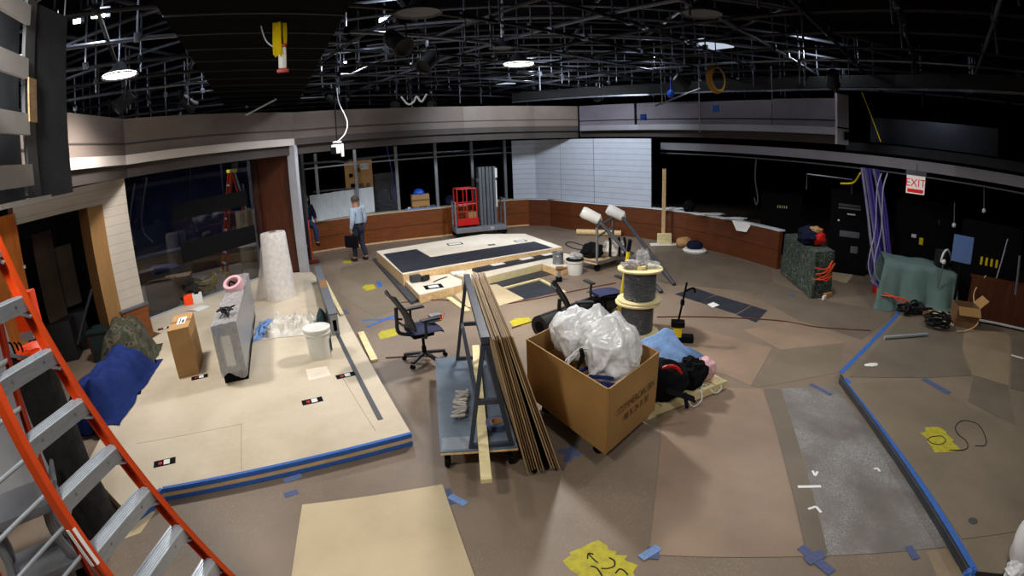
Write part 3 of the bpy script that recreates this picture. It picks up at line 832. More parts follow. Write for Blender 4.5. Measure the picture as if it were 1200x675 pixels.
cloth('cleaning_rag', (G(297, 402, PZ), G(309, 396, PZ), G(322, 373, PZ), G(304, 377, PZ)), PZ, .10, m_bluepad, 'pale blue rag at the left end of the crumpled drop cloth', 'cloth', 8, 20, 20)
c = G(372, 384, PZ)
tag(MB().surf(lambda u, v: bil(G(365, 386, PZ), G(384, 385, PZ), G(381, 367, PZ), G(368, 374, PZ), u, v)+V((0, 0, .008+.34*(1-abs(2*u-1.25)**1.2)*min(1, 3*(1-abs(2*v-1)))*.5+.01*N3(u*5, v*5))), 18, 18).build('green_cloth', m_greencl, ang=80),
    'dark green cloth propped against the grey track beam', 'cloth')

# --- white pail with lid
def pail(c, r, h, label, lidmat=m_whitepl, name='paint_bucket', body=m_whitepl):
    t = T(name, label, 'bucket', c)
    MB().lathe([(.02, 0), (r*.84, 0), (r*.86, .012), (r*.95, h*.80), (r*1.03, h*.80), (r*1.03, h*.84), (r*.97, h*.85), (r, h*.97), (.02, h*.97)], c, 36).build('pail', body, t)
    MB().lathe([(.02, h*.955), (r*1.04, h*.935), (r*1.07, h*.94), (r*1.07, h), (r*1.0, h*1.012), (r*.92, h*.99), (r*.4, h*.985), (.02, h*.985)], c, 36).build('lid', lidmat, t)
    MB().tube([c+V((r*1.04*math.cos(x), r*1.04*math.sin(x)*.999, h*(.82-.42*math.sin(x/2*1.0)**2*0-.40*max(0, math.sin(x))))) for x in [k*PI/14 for k in range(15)]], .006, 6).build('handle', m_steel, t)
    return t
pb = pail(G(373, 421, PZ)+V((0, .12, 0)), .185, .43, 'white plastic bucket with lid standing on the left riser')
c = wloc(pb)
MB().surf(lambda u, v: c+V((.178*math.cos(-.1+.9*u), .178*math.sin(-.1+.9*u), .07+.20*v))+V((math.cos(-.1+.9*u)*.004*v, math.sin(-.1+.9*u)*.004*v, 0)), 10, 2).build('label', m_greencl, pb, 'dark printed label')

# --- orange and white box with papers beside the glass
c = G(226, 356, PZ); t = T('small_tool_box', 'small orange and white box on the riser edge by the glass wall', 'box', c)
MB().box(c+V((-.10, 0, .10)), (.20, .22, .20), rz=.6, bev=.01).build('orange_side', m_orangefab, t)
MB().box(c+V((.09, .10, .10)), (.22, .22, .20), rz=.6, bev=.01).build('white_side', m_white, t)
MB().box(c+V((.08, .10, .21)), (.10, .16, .03), rz=.6, bev=.006).build('black_top', m_black, t)
a = G(233, 362, PZ)
tag(MB().surf(lambda u, v: a+V(((u-.5)*.42+.1*(v-.5), (v-.5)*.3, .004+.02*math.sin(u*4))), 8, 6).build('paper_sheet', m_white), 'white paper sheet lying in front of the small orange box', 'paper')
tag(MB().prism([G(*p, PZ)[:2] for p in ((164, 416), (171, 405), (186, 404), (179, 418))], PZ, PZ+.006).build('rubber_mat', m_rubber), 'small black rubber mat at the left edge of the riser', 'mat')

def on_riser(x, y, m=.05):
    r = False; n = len(pp); j = n-1
    for i in range(n):
        a, b = pp[i], pp[j]
        if (a.y > y) != (b.y > y) and x < (b.x-a.x)*(y-a.y)/(b.y-a.y)+a.x: r = not r
        j = i
    return r
def near_riser(x, y): return any(on_riser(x+dx, y+dy) for dx, dy in ((0, 0), (.05, 0), (.04, -.03), (-.03, -.03)))
# --- blanket and camouflage tarp over a long low case by the doorway
def drape(name, A, B, wid, hgt, mat, label, cat, seed, fl=.35, nu=60, nv=46, zb=.0):
    A, B = V(A), V(B); d = (B-A).normalized(); n = V((-d.y, d.x, 0))
    def f(u, v):
        s_ = 2*v-1; e = min(1, min(u, 1-u)*6+.02)
        prof = max(0, 1-abs(s_)**3.2)
        z = hgt*prof*(e**.6)*(1+.16*N3(u*4, v*3, seed))+.05*N3(u*7, v*8, seed+2)*prof+.13*(abs(N3(u*3.2+v*1.5, v*2.2-u, seed+20))-.15)*min(1, prof*2)
        w_ = wid*(.5*s_)*(1+fl*(1-prof)*(1+.5*N3(u*6, s_*2, seed+5)))
        p = lerp(A, B, u)+n*w_+d*(.08*N3(u*3, v*6, seed+7))
        z = zb+.01+max(0, z)
        if near_riser(p.x, p.y): z = max(z, PZ+.012)
        return V((p.x, p.y, z))
    return tag(MB().surf(f, nu, nv).build(name, mat, ang=80), label, cat)
tag(MB().prism([(-5.60, 4.3), (-5.22, 4.42), (-6.16, 6.35), (-6.50, 6.2)], 0.005, .26).build('equipment_case', m_rubber), 'long black equipment case under the blue blanket beside the riser', 'case')
drape('moving_blanket', (-5.22, 3.85, 0), (-5.95, 5.85, 0), .80, .56, m_bluecloth, 'blue moving blanket draped beside the left riser near the dark doorway', 'blanket', 4)
drape('camouflage_tarp', (-5.80, 5.35, 0), (-6.40, 6.45, 0), .80, .78, m_camoG, 'green camouflage tarp bundled against the brick wall beside the blue blanket', 'tarp', 12, .3)
# things inside the doorway
def brd(p0, p1, z0, z1, label, mat):
    tag(MB().slab([up(p0, z0), up(p1, z0), up(p1, z1), up(p0, z1)], .02).build('brown_board', mat), label, 'board')
m_dimboard = stained('dim_brown_board', (70, 58, 46), (58, 48, 38), (80, 67, 54), 2, .8)
brd(lw(1.62, -1.15), lw(1.15, -1.35), .75, 2.35, 'tall brown board propped inside the dark doorway, nearer the orange wall', m_dimboard)
brd(lw(1.12, -1.5), lw(.72, -1.55), .85, 2.0, 'smaller brown board inside the dark doorway beside the timber jamb', m_dimboard)
for q, nm in ((lw(1.38, -1.2), 'nearer'), (lw(.92, -1.55), 'farther')):
    tag(MB().box(q+V((0, -.02, .37)), (.5, .4, .74), rz=.6, bev=.02).build('equipment_case', m_rubber), 'black case standing in the dark doorway under the %s brown board' % nm, 'case')
c = lw(1.05, -.50); t = T('fire_extinguisher', 'red fire extinguisher standing in the dark doorway', 'fire extinguisher', c)
MB().lathe([(.02, 0), (.075, 0), (.08, .02), (.08, .40), (.06, .46), (.025, .48), (.02, .48)], c, 20).build('cylinder', m_red, t)
MB().lathe([(.02, .48), (.025, .50), (.02, .55), (.01, .56)], c, 12).build('valve', m_chrome, t)
MB().box(c+V((.03, 0, .57)), (.12, .03, .03), bev=.006).build('lever', m_black, t)
c = lw(.92, -.62)+V((.30, -.1, 0)); t = T('storage_bin', 'dark teal storage bin beside the fire extinguisher', 'bin', c)
MB().box(c+V((0, 0, .26)), (.42, .40, .52), rz=.4, bev=.03).build('tub', m_greenbin, t)
MB().box(c+V((0, 0, .54)), (.46, .44, .05), rz=.4, bev=.015).build('lid', m_greenbin, t)
c = V((-6.05, 4.95, 0)); t = T('outlet_box', 'beige double outlet box on the floor beside the blue blanket', 'outlet box', c)
MB().box(c+V((0, 0, .10)), (.42, .12, .16), rz=.25, bev=.012).build('box', m_pine2, t)
for s_ in (-1, 1):
    MB().lathe([(.005, 0), (.035, 0), (.035, .012), (.005, .012)], c+Matrix.Rotation(.25, 3, 'Z') @ V((.075*s_+.05, -.06, .10)), 14, Matrix.Rotation(PI/2, 3, 'X')).build('socket', m_black, t)
tag(MB().bar(lw(1.2, -1.0, .25), lw(.8, -.5, 1.2), .05, .05).build('metal_leg', m_darkgrey), 'slanting dark metal bar leaning in the doorway', 'bar')

# --- big orange stepladder close to the camera
def fr(z, s_): return V((-1.636-.314*z, (1.935-.131*z) if s_ > 0 else (1.10+.05*z), z))
def rr_(z, s_): return V((-3.38+.155*z, 1.86-.02*z if s_ > 0 else 1.02+.05*z, z))
lt = T('step_ladder', 'large orange fibreglass stepladder with aluminium steps at the near left', 'ladder', V((-2.4, 1.5, 0)))
fd = (fr(3, 1)-fr(0, 1)).normalized()
for s_ in (1, -1):
    MB().channel(fr(.03, s_), fr(3.62, s_), .085, .035, .007, V((0, 1*s_, .0))).build('front_rail', m_ladder, lt)
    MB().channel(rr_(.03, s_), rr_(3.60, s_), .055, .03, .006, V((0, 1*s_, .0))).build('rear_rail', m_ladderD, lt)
    MB().box(fr(.03, s_), (.13, .06, .06), bev=.01).build('foot', m_rubber, lt)
    MB().box(rr_(.03, s_), (.10, .05, .06), bev=.01).build('foot', m_rubber, lt)
MB().box((fr(3.66, 1)+rr_(3.66, -1))/2+V((0, 0, 0)), (.34, .62, .10), bev=.02).build('top_cap', m_yellow, lt)
for k in range(11):
    z = .40+.288*k
    a, b = fr(z, 1), fr(z, -1)
    mb = MB(); o = V((-.012, 0, 0))
    mb.bar(a+o-V((0, .012, 0)), b+o+V((0, .012, 0)), .10, .006)                      # tread
    mb.bar(a+o+V((.049, -.012, -.036)), b+o+V((.049, .012, -.036)), .006, .074)       # front lip
    mb.bar(a+o+V((-.043, -.012, -.022)), b+o+V((-.043, .012, -.022)), .006, .044)
    for j in range(5): mb.bar(a+o+V((-.032+.016*j, -.02, .004)), b+o+V((-.032+.016*j, .02, .004)), .005, .004)
    st = mb.build('step', m_alu, lt)
    for e_, s_ in ((a, 1), (b, -1)):
        q = lerp(a, b, .24) if s_ > 0 else lerp(b, a, .24)
        MB().tube([q+V((.0, 0, -.045)), fr(z-.105, s_)-V((0, .018*s_, 0))], .011, 8).build('brace', m_alu, st)
        MB().lathe([(.002, 0), (.010, 0), (.010, .006), (.002, .008)], q+o+V((.046, 0, -.03)), 10, Matrix.Rotation(PI/2, 3, 'Y')).build('rivet', m_steel, st)
for k in range(10):
    z = .32+.33*k
    MB().tube([rr_(z, 1), rr_(z, -1)], .017, 10).build('rear_brace', m_alu, lt)
for s_ in (1, -1):
    MB().bar(lerp(fr(2.05, s_), rr_(2.0, s_), .0), rr_(2.0, s_), .022, .006, up=(0, 1, 0)).build('spreader', m_steel, lt)
for z, hh in ((1.33, .20), (1.02, .17)):
    a, b = fr(z+.1, -1)+V((.0, -.026, 0)), fr(z+.1-hh, -1)+V((.0, -.026, 0))
    MB().bar(a+V((.02, 0, 0)), b+V((.02, 0, 0)), .03, .003, up=(0, 1, 0)).build('warning_sticker', m_white, lt, 'worn white sticker on the rail')
    a, b = fr(z+.1, -1)+V((.045, 0, 0)), fr(z+.1-hh, -1)+V((.045, 0, 0))
    MB().bar(a, b, .022, .002, up=(1, 0, .3)).build('warning_sticker', m_white, lt, 'worn white sticker on the rail')

# --- dark roll standing behind the ladder with bright orange mesh in its mouth
c = G(121, 628, 0)+V((-.12, .10, 0)); t = T('felt_roll', 'tall dark felt roll standing on end behind the orange stepladder', 'roll', c)
MB().surf(lambda u, v: c+V(((.215+.012*N3(u*9, v*7, 1)+.02*N3(3*math.cos(6.283*u), v*3, 4)-.03*v)*math.cos(2*PI*u), (.215+.012*N3(u*9, v*7, 1)-.03*v)*math.sin(2*PI*u), .01+1.72*v)), 40, 40).build('roll', m_charcoal, t)
MB().lathe([(.02, 1.66), (.17, 1.66), (.17, 1.70), (.02, 1.70)], c, 20).build('inner_layers', m_black, t)
p = c+V((.02, 0, 1.70)); t = T('mesh_bundle', 'bright orange mesh bundle stuffed in the top of the dark roll', 'bundle', p)
MB().blob(p+V((0, 0, .045)), (.13, .13, .06), .35, 3, 5, 3).build('mesh', m_orangefab, t)
for x in (-.10, -.02, .05): MB().tube([p+V((x-.03, -.08, .02)), p+V((x-.02, -.10, .14)), p+V((x-.05, -.10, .15))], .010, 6).build('hook', m_black, t)
# orange box hanging on the wall behind the ladder
p = DI(33, 372, 5.05); t = T('safety_case', 'bright orange safety case with white tag behind the stepladder', 'case', p)
MB().box(p+V((0, 0, .06)), (.22, .16, .34), rz=.6, bev=.02).build('case', m_orangefab, t)
MB().box(p+V((.03, -.09, -.14)), (.14, .02, .08), rz=.6, bev=.006).build('tag', m_white, t)
MB().box(p+V((-.02, .02, -.05-p.z/2)), (.10, .10, p.z-.12), rz=.6).build('stand_post', m_black, t)
# light grey panel leaning behind the roll
a = G(74, 552, 0); b = V((-3.9, 1.7, 0))
A0 = V((-4.72, 2.95, 0)); B0 = V((-5.2, 1.7, 0))
tag(MB().slab([up(A0, .0), up(B0, .0), up(B0+V((-.35, .1, 0)), 2.0), up(A0+V((-.35, .1, 0)), 2.0)], .05).build('leaning_board', m_greypaint), 'large light grey panel leaning behind the dark felt roll', 'panel')
# grey plastic cart between ladder and roll
c = V((-3.82, 1.72, 0)); t = T('utility_cart', 'grey plastic utility cart behind the stepladder beside the dark roll', 'cart', c)
xf = Matrix.Translation(c) @ Matrix.Rotation(.9, 4, 'Z')
MB(xf).box((0, 0, .20), (.75, .46, .09), bev=.03).build('lower_tray', m_greypl, t)
MB(xf).box((0, 0, .76), (.75, .46, .08), bev=.03).build('upper_tray', m_greypl, t)
for sx in (-1, 1):
    MB(xf).tube(spline([(.32*sx, -.16, .22), (.27*sx, -.12, .40), (.27*sx, -.12, .58), (.32*sx, -.16, .74)]), .045, 8).build('leg', m_greypl, t)
    MB(xf).tube(spline([(.32*sx, .16, .22), (.27*sx, .12, .40), (.27*sx, .12, .58), (.32*sx, .16, .74)]), .045, 8).build('leg', m_greypl, t)
    for sy in (-1, 1): MB(xf).lathe([(.01, -.02), (.06, -.02), (.06, .02), (.01, .02)], (.30*sx, .16*sy, .062), 14, Matrix.Rotation(PI/2, 3, 'X')).build('caster', m_black, t)
MB(xf).tube([(.40, -.18, .78), (.48, -.18, .92), (.48, .18, .92), (.40, .18, .78)], .02, 8).build('push_handle', m_greypl, t)
c = V((-3.55, 1.10, 0)); t = T('cardboard_box', 'plain tan cardboard box on the floor behind the stepladder legs', 'box', c)
MB().box(c+V((0, 0, .22)), (.5, .42, .44), rz=.3).build('carton', m_card, t)
for s_ in (-1, 1): MB().box(c+Matrix.Rotation(.3, 3, 'Z') @ V((0, .11*s_, .445)), (.5, .205, .006), rz=.3).build('flap', m_card, t)
tag(MB().prism([G(*p, 0)[:2] for p in ((100, 632), (150, 598), (182, 600), (165, 625), (60, 660))], .0, .004).build('paper_sheet', m_tansheet), 'pale tan paper on the floor at the corner of the left riser', 'paper')

# --- black set piece hanging at the top left
Q = DI(48, 233, 4.3); R = DI(86, 226, 4.75); Lf = DI(-14, 246, 3.55)
z0, z1 = Q.z, ZH(Q, 36, 4)
t = T('hanging_set_frame', 'black sided set frame with white slats hanging at the top left', 'set piece', up(Q, z0))
MB().slab([up(Q, z0), up(R, z0), up(R, z1), up(Q, z1)], .03).build('side_panel', m_darkgrey, t)
ld = up(Lf-Q, 0); ldn = ld.normalized()
MB().bar(up(Q+ldn*.10, z0), up(Q+ldn*.10, z1), .18, .03, up=V((-ldn.y, ldn.x, 0))).build('post', m_greypl, t, 'grey metal post of the frame')
MB().bar(up(Q+ldn*.85, z0), up(Q+ldn*.85, z1), .10, .03, up=V((-ldn.y, ldn.x, 0))).build('post', m_greypl, t, 'grey metal post of the frame')
bn = V((-ldn.y, ldn.x, 0));  bn = bn if bn.dot(V((Q.x, Q.y, 0))) > 0 else -bn
MB().slab([up(Q+bn*.16, z0), up(Lf+bn*.16, z0), up(Lf+bn*.16, z1), up(Q+bn*.16, z1)], .02).build('backing_panel', m_midgrey, t)
for k, zf in enumerate((.90, .63, .36, .12)):
    z = z0+(z1-z0)*zf
    MB().bar(up(Q+ldn*.16-bn*.02, z), up(Lf-bn*.02, z), .03, .15).build('slat', m_white, t)
MB().bar(up(Q-bn*.0, z0), up(Lf, z0), .20, .03).build('bottom_rail', m_white, t)
q = up(Q+ldn*.10-bn*.03, z0+(z1-z0)*.48)
MB().slab([q-ldn*.07+V((0, 0, -.16)), q+ldn*.07+V((0, 0, -.16)), q+ldn*.07+V((0, 0, .16)), q-ldn*.07+V((0, 0, .16))], .014).build('wood_block', m_pine, t, 'small tan plywood block screwed to the post')
for q in (Q+ldn*.1, R-(R-Q)*.1):
    MB().tube([up(q, z1), up(q, 5.35)], .008, 6).build('hanging_wire', m_steel, t)

# --- beyond the glass: orange ladder, boards, desk clutter
def farladder(c, rz, h):
    xf = Matrix.Translation(c) @ Matrix.Rotation(rz, 4, 'Z')
    t = T('step_ladder', 'orange stepladder with yellow top standing beyond the glass wall', 'ladder', c)
    def F_(z, s_): return V((s_*(.30-.05*z), -.55+.55*z/h-.04, z))
    def B_(z, s_): return V((s_*(.30-.05*z), .55-.55*z/h+.04, z))
    for s_ in (-1, 1):
        MB(xf).bar(F_(.02, s_), F_(h, s_), .03, .075, up=(0, 1, 0)).build('front_rail', m_ladder, t)
        MB(xf).bar(B_(.02, s_), B_(h, s_), .025, .05, up=(0, 1, 0)).build('rear_rail', m_alu if s_ > 0 else m_ladder, t)
        for q in (F_, B_): MB(xf).box(q(.05, s_), (.08, .12, .10), bev=.01).build('foot', m_yellow, t)
    k = .3
    while k < h-.1:
        MB(xf).bar(F_(k, 1), F_(k, -1), .08, .03).build('step', m_alu, t); k += .3
    for k in range(3): MB(xf).bar(B_(.5+.7*k, 1), B_(.5+.7*k, -1), .03, .02).build('rear_brace', m_alu, t)
    MB(xf).box((0, 0, h+.03), (.40, .22, .09), bev=.02).build('top_cap', m_yellow, t)
farladder(V((-7.45, 12.55, 0)), -.8, 2.75)
a, b = DI(287, 330, 13.25), DI(313, 325, 13.25)
tag(MB().slab([up(a, .0), up(b, 0), up(b, 1.75), up(a, 1.75)], .02).build('tan_board', m_tansheet), 'tall tan board leaning beyond the glass beside the orange ladder', 'board')
c = DI(163, 300, 11.6); c.z = .80
t = T('parts_box', 'brown and white parts box on the desk beyond the glass', 'box', c)
MB().box(c+V((0, 0, .10)), (.55, .35, .20), rz=.8, bev=.01).build('tray', m_cardD, t)
MB().box(c+V((.05, -.17, .14)), (.40, .02, .10), rz=.8).build('label', m_white, t)
c = DI(188, 303, 12.1); c.z = .80
tag(MB().blob(c+V((0, 0, .08)), (.55, .3, .10), .3, 2.5, 3, 3, floor=.802).build('blue_bundle', m_bluecloth), 'blue cloth bundle on the desk beyond the glass', 'cloth')
for k, (px, d_, h_, lab) in enumerate(((188, 12.2, .62, 'brown cardboard box under the desk beyond the glass'), (209, 13.0, .5, 'dim tan cardboard box on the floor beyond the glass near yellow cable'))):
    c = DI(px, 330, d_); c.z = 0
    tag(MB().box(c+V((0, 0, h_/2)), (.7, .5, h_), rz=.5).build('cardboard_box', m_cardD if k == 0 else m_card), lab, 'box')
c = DI(240, 318, 12.3); c.z = 0
rr = random.Random(21)
tag(MB().tube(spline([c+V((.3*math.cos(k*1.3)*rr.uniform(.6, 1.1), .25*math.sin(k*1.3)*rr.uniform(.6, 1.1), .03+.04*k/3+(.05 if k % 5 else .2))) for k in range(26)], 4), .022, 6).build('cable_pile', m_yellow), 'yellow cable pile on the floor beyond the glass', 'cable')
tag(MB().blob(DI(224, 320, 12.5)-V((0, 0, DI(224, 320, 12.5).z-.22)), (.30, .25, .24), .3, 2.5, 6, 3, floor=.004).build('black_bag', m_blkcloth), 'black bag on the floor beside the yellow cable pile', 'bag')
for k, (p, q, r_) in enumerate((((158, 215, 13), (152, 262, 12.8), (158, 287, 12.6)), ((172, 208, 13), (166, 265, 12.8), (179, 284, 12.6)), ((223, 196, 13.6), (224, 240, 13.6), (231, 272, 13.5)), ((259, 192, 13.9), (263, 235, 13.9), (268, 262, 13.9)))):
    pts = spline([DI(*p), DI(*q), DI(*r_)], 5)
    tag(MB().tube(pts, .022, 6).build('conduit_pipe', m_pipe2 if k > 1 else m_midgrey), ['leftmost bent grey conduit seen through the glass wall', 'second bent grey conduit seen through the glass wall',
        'straight pale conduit in the middle of the glass wall view', 'straight pale conduit near the orange ladder beyond the glass'][k], 'conduit')
# ================================================================== MIDDLE AND BACK
def floorquad(name, pts, th, mat, label, cat, z=0, gap=0):
    return tag(MB().prism([G(*p, z)[:2] for p in pts], z+gap, z+gap+th).build(name, mat), label, cat)
# --- two-tier timber platform at the back
U0, U1, U2, U3, U4, U5 = [G(*p, .32) for p in ((441, 294), (484, 287), (566, 274), (615, 273.5), (659, 289), (472, 321))]
bt = T('timber_platform', 'two-tier timber platform with black and birch top at the back', 'stage platform', up((U0+U4)/2, 0))
up6 = [U0, U5, U4, U3, U2, U1]
MB().prism([p[:2] for p in up6], .0, .30).build('upper_frame', m_pine, bt)
MB().prism([p[:2] for p in up6], .30, .312).build('upper_deck', m_plyb, bt)
blk = [G(*p, .312) for p in ((449, 298), (471.5, 320), (648, 290.5), (626, 283), (505, 301.5), (488, 292))]
MB().prism([p[:2] for p in blk], .312, .316).build('black_covering', m_mat, bt, 'black rubber covering on the upper deck')
for px, py, s_ in ((533, 286, 1), (576, 287, .45), (610, 282.5, .8)):
    c = G(px, py, .312); o = MB().box(c+V((0, 0, .002)), (.36*s_, .26*s_, .004), rz=.35).build('floor_pocket', m_greypl if s_ == .45 else m_white, bt)
    mb = MB()
    for x, y, w_, h_ in ((0, .13, .38, .03), (0, -.13, .38, .03), (.18, 0, .03, .28), (-.18, 0, .03, .28)):
        q = Matrix.Rotation(.35, 3, 'Z') @ V((x*s_, y*s_, .005)); mb.box(c+q, (w_*s_, h_*s_, .006), rz=.35)
    mb.build('rim', m_black, o)
# lower tier, a U of boxes in front
lowL = [G(*p, .166) for p in ((472.5, 326.5), (491.5, 345.5), (541, 333.5), (541, 328), (526, 321))]
MB().prism([p[:2] for p in lowL], 0, .150).build('lower_frame', m_pine, bt)
MB().prism([p[:2] for p in lowL], .150, .166).build('lower_deck', m_plyb, bt)
lowM = [G(*p, .166) for p in ((526, 321), (560, 327), (636, 308.5), (657, 295.5), (652, 293))]
MB().prism([p[:2] for p in lowM], 0, .150).build('lower_frame', m_pine2, bt)
MB().prism([p[:2] for p in lowM], .150, .166).build('lower_deck', m_plyb, bt)
lowR = [G(*p, .166) for p in ((635.5, 309), (652, 314.5), (672, 310), (672, 299), (657, 296))]
MB().prism([p[:2] for p in lowR], 0, .150).build('lower_frame', m_pine, bt)
MB().prism([p[:2] for p in lowR], .150, .166).build('lower_deck', m_plyb, bt)
c = G(508, 336, .166)
MB().box(c+V((0, 0, .002)), (.36, .3, .005), rz=.35).build('floor_pocket', m_black, bt, 'black floor pocket with white plate')
MB().box(c+V((0, 0, .005)), (.2, .16, .005), rz=.35).build('white_plate', m_white, bt)
# grey foam strip and tools on it
a, b = G(556, 319, .166), G(650, 300, .166)
t = T('grey_strip_roll', 'long grey and white strip lying on the lower step of the timber platform', 'strip', (a+b)/2)
MB().bar(up(a, .20), up(b, .20), .22, .07, bev=.02).build('strip', m_mat, t)
for u0, u1 in ((.20, .34), (.55, .70), (.84, .97)):
    MB().bar(up(lerp(a, b, u0), .238), up(lerp(a, b, u1), .238), .15, .008).build('white_sticker', m_white, t)
c = G(490, 330, .166); t = T('power_tool', 'dark grey power tool lying on the left lower step', 'tool', c)
MB().box(c+V((-.05, 0, .07)), (.22, .18, .14), rz=.5, rot=None, bev=.03).build('body', m_darkgrey, t)
MB().box(c+V((.14, .04, .06)), (.2, .09, .10), rz=.9, bev=.02).build('motor', m_rubber, t)
tag(MB().tube(spline([G(508, 331, .166)+V((0, 0, .012)), G(515, 328, .166)+V((0, 0, .012)), G(524, 325, .166)+V((0, 0, .012))]), .010, 6).build('short_cable', m_blackcable), 'short black cable on the left lower step', 'cable')
tag(MB().box(G(537, 321, .166)+V((0, 0, .025)), (.30, .18, .05), rz=.4, bev=.02).build('white_packet', m_white), 'small white packet at the left end of the grey strip', 'packet')
# ramp strip along the platform's left side
a, b, c_, d_ = G(437, 305), G(446, 304), G(494, 352), G(482, 357)
tag(MB().prism([p[:2] for p in (a, b, c_, d_)], .0, .05).build('cable_ramp', m_darkgrey), 'long dark grey strip on the floor along the left side of the timber platform', 'strip')
# pale board and black tiles in front of the platform
floorquad('floor_tile', ((560, 338), (567, 330), (636, 317), (650, 321), (575, 340)), .006, m_mat, 'black floor tile panel directly under the lower step of the timber platform', 'tile')
floorquad('floor_tile', ((595, 339), (633, 328), (656, 342), (612, 352)), .006, m_mat, 'black floor tile panel in front of the step, beside the tan board', 'tile')
tag(MB().bar(G(590, 339)+V((0, 0, .02)), G(633, 328)+V((0, 0, .02)), .06, .03).build('wood_batten', m_pine2), 'thin wooden batten between two black floor tile panels', 'batten')
tag(MB().bar(G(634, 329)+V((0, 0, .02)), G(662, 344)+V((0, 0, .02)), .06, .03).build('wood_batten', m_pine2), 'thin wooden batten along the right edge of the black floor tile', 'batten')
floorquad('tan_board', ((533, 347), (543, 340), (582, 334), (614, 351), (580, 361), (548, 361)), .02, m_tansheet, 'tan board lying on the floor before the timber platform', 'board', gap=.0)
tag(MB().bar(G(526, 350)+V((0, 0, .02)), G(548, 366)+V((0, 0, .02)), .10, .03).build('wood_batten', m_pine2), 'short pale plank beside the tan board behind the sheet cart', 'batten')
tag(MB().bar(G(423, 391)+V((0, 0, .02)), G(439, 424)+V((0, 0, .02)), .10, .03).build('wood_batten', m_pine2), 'pale plank on the floor between the riser and the black office chair', 'batten')

# --- bucket, paint can, drill by the platform
pl = pail(G(675, 323)+V((0, .15, 0)), .185, .34, 'white bucket with black lid wrapped in plastic, right of the timber platform', m_black)
c = wloc(pl)
MB().blob(c+V((.02, 0, .40)), (.11, .10, .07), .5, 3, 4, 3, ridge=True).build('plastic_wrap', m_clear, pl)
c = G(654, 309, .166); t = T('paint_can', 'grey metal paint can on the right lower step', 'paint can', c)
MB().lathe([(.02, 0), (.12, 0), (.125, .01), (.125, .02), (.12, .03), (.12, .24), (.127, .25), (.127, .27), (.10, .27), (.095, .25), (.02, .25)], c, 28).build('can', m_steel, t)
MB().tube(arc(c[:2], .128, PI, 2*PI, 12, c.z+.2), .005, 6).build('handle', m_steel, t)
c = G(655, 330); t = T('cordless_drill', 'small cordless drill standing on the floor beside the bucket', 'drill', c)
MB().box(c+V((0, 0, .05)), (.13, .09, .10), bev=.015).build('battery', m_black, t)
MB().tube([c+V((0, 0, .08)), c+V((.01, 0, .24))], .03, 10).build('grip', m_greypl, t)
MB().tube([c+V((-.06, 0, .28)), c+V((.08, 0, .28)), c+V((.11, 0, .28)), c+V((.17, 0, .28))], [.045, .045, .03, .015], 12).build('body', m_cardD, t)

# --- red personnel lift with grey mast
a, b = G(527, 281), G(588, 275)
c = (a+b)/2; c.z = 0; c += V((.1, .35, 0))
xf = Matrix.Translation(c) @ Matrix.Rotation(math.atan2(b.y-a.y, b.x-a.x), 4, 'Z')
t = T('personnel_lift', 'red caged personnel lift with grey mast parked at the back wall', 'lift', c)
MB(xf).box((0, 0, .24), (1.62, .62, .16), bev=.02).build('base', m_greypl, t)
for sx in (-.72, .72):
    for sy in (-.26, .26):
        MB(xf).lathe([(.01, -.03), (.11, -.03), (.12, 0), (.11, .03), (.01, .03)], (sx, sy, .12), 18, Matrix.Rotation(PI/2, 3, 'X')).build('caster', m_black, t)
for sx in (-.79, .79):
    mb = MB(xf)
    for sy in (-.24, .24): mb.tube([(sx, sy, .30), (sx, sy, 1.12)], .028, 8)
    mb.tube([(sx, -.24, 1.12), (sx, .24, 1.12)], .028, 8); mb.tube([(sx, -.24, .7), (sx, .24, 1.0)], .018, 8)
    mb.build('push_bar', m_greypl, t)
bk = MB(xf).box((-.40, 0, .42), (.70, .56, .06)).build('basket_floor', m_red, t)
mb = MB(xf)
for x in (-.72, -.42, -.12):
    for y in (-.26, .26): mb.tube([(x, y, .4), (x, y, 1.52)], .020, 8)
for z in (1.05, 1.52):
    mb.tube([(-.72, -.26, z), (-.12, -.26, z), (-.12, .26, z), (-.72, .26, z), (-.72, -.26, z)], .020, 8)
mb.build('basket_rails', m_red, t)
MB(xf).box((-.40, -.27, .52), (.64, .012, .18)).build('toe_board', m_red, t)
MB(xf).tube([(-.72, .26, .75), (-.12, .26, .75)], .016, 6).build('back_rail', m_red, t)
mb = MB(xf)
for k in range(5): mb.box((.06+.115*k, -.02+.02*(k % 2), 1.22), (.09, .30-.03*(k % 2), 1.86), bev=.01)
mb.box((.29, .10, 1.2), (.56, .14, 1.9), bev=.01)
ms = mb.build('mast', m_midgrey, t)
MB(xf).box((.57, -.165, 1.95), (.07, .012, .30)).build('mast_label', m_white, t, 'white label strip on the mast')
MB(xf).box((.56, -.165, 1.30), (.035, .012, .85)).build('mast_label', m_white, t, 'faded lettering strip on the mast')
MB(xf).box((-.02, -.06, 1.75), (.08, .2, .12), bev=.01).build('control_box', m_darkgrey, t)
text('30', .13, xf @ V((.33, -.315, .24)), xf.to_3x3() @ V((1, 0, 0)), (0, 0, 1), m_white, t, 'printed_number')
q = xf @ V((-.30, .0, .0))
tt = T('cardboard_box', 'small tan cardboard box inside the red lift basket', 'box', q+V((0, 0, .45)))
MB().box(q+V((.06, .10, .60)), (.30, .28, .30), rz=.5, bev=.008).build('carton', m_card, tt)
tag(MB().blob(q+V((-.15, -.08, .50)), (.12, .09, .06), .4, 3, 2, 3, floor=.451).build('pink_rag', m_pink), 'pink rag on the floor of the red lift basket', 'cloth')

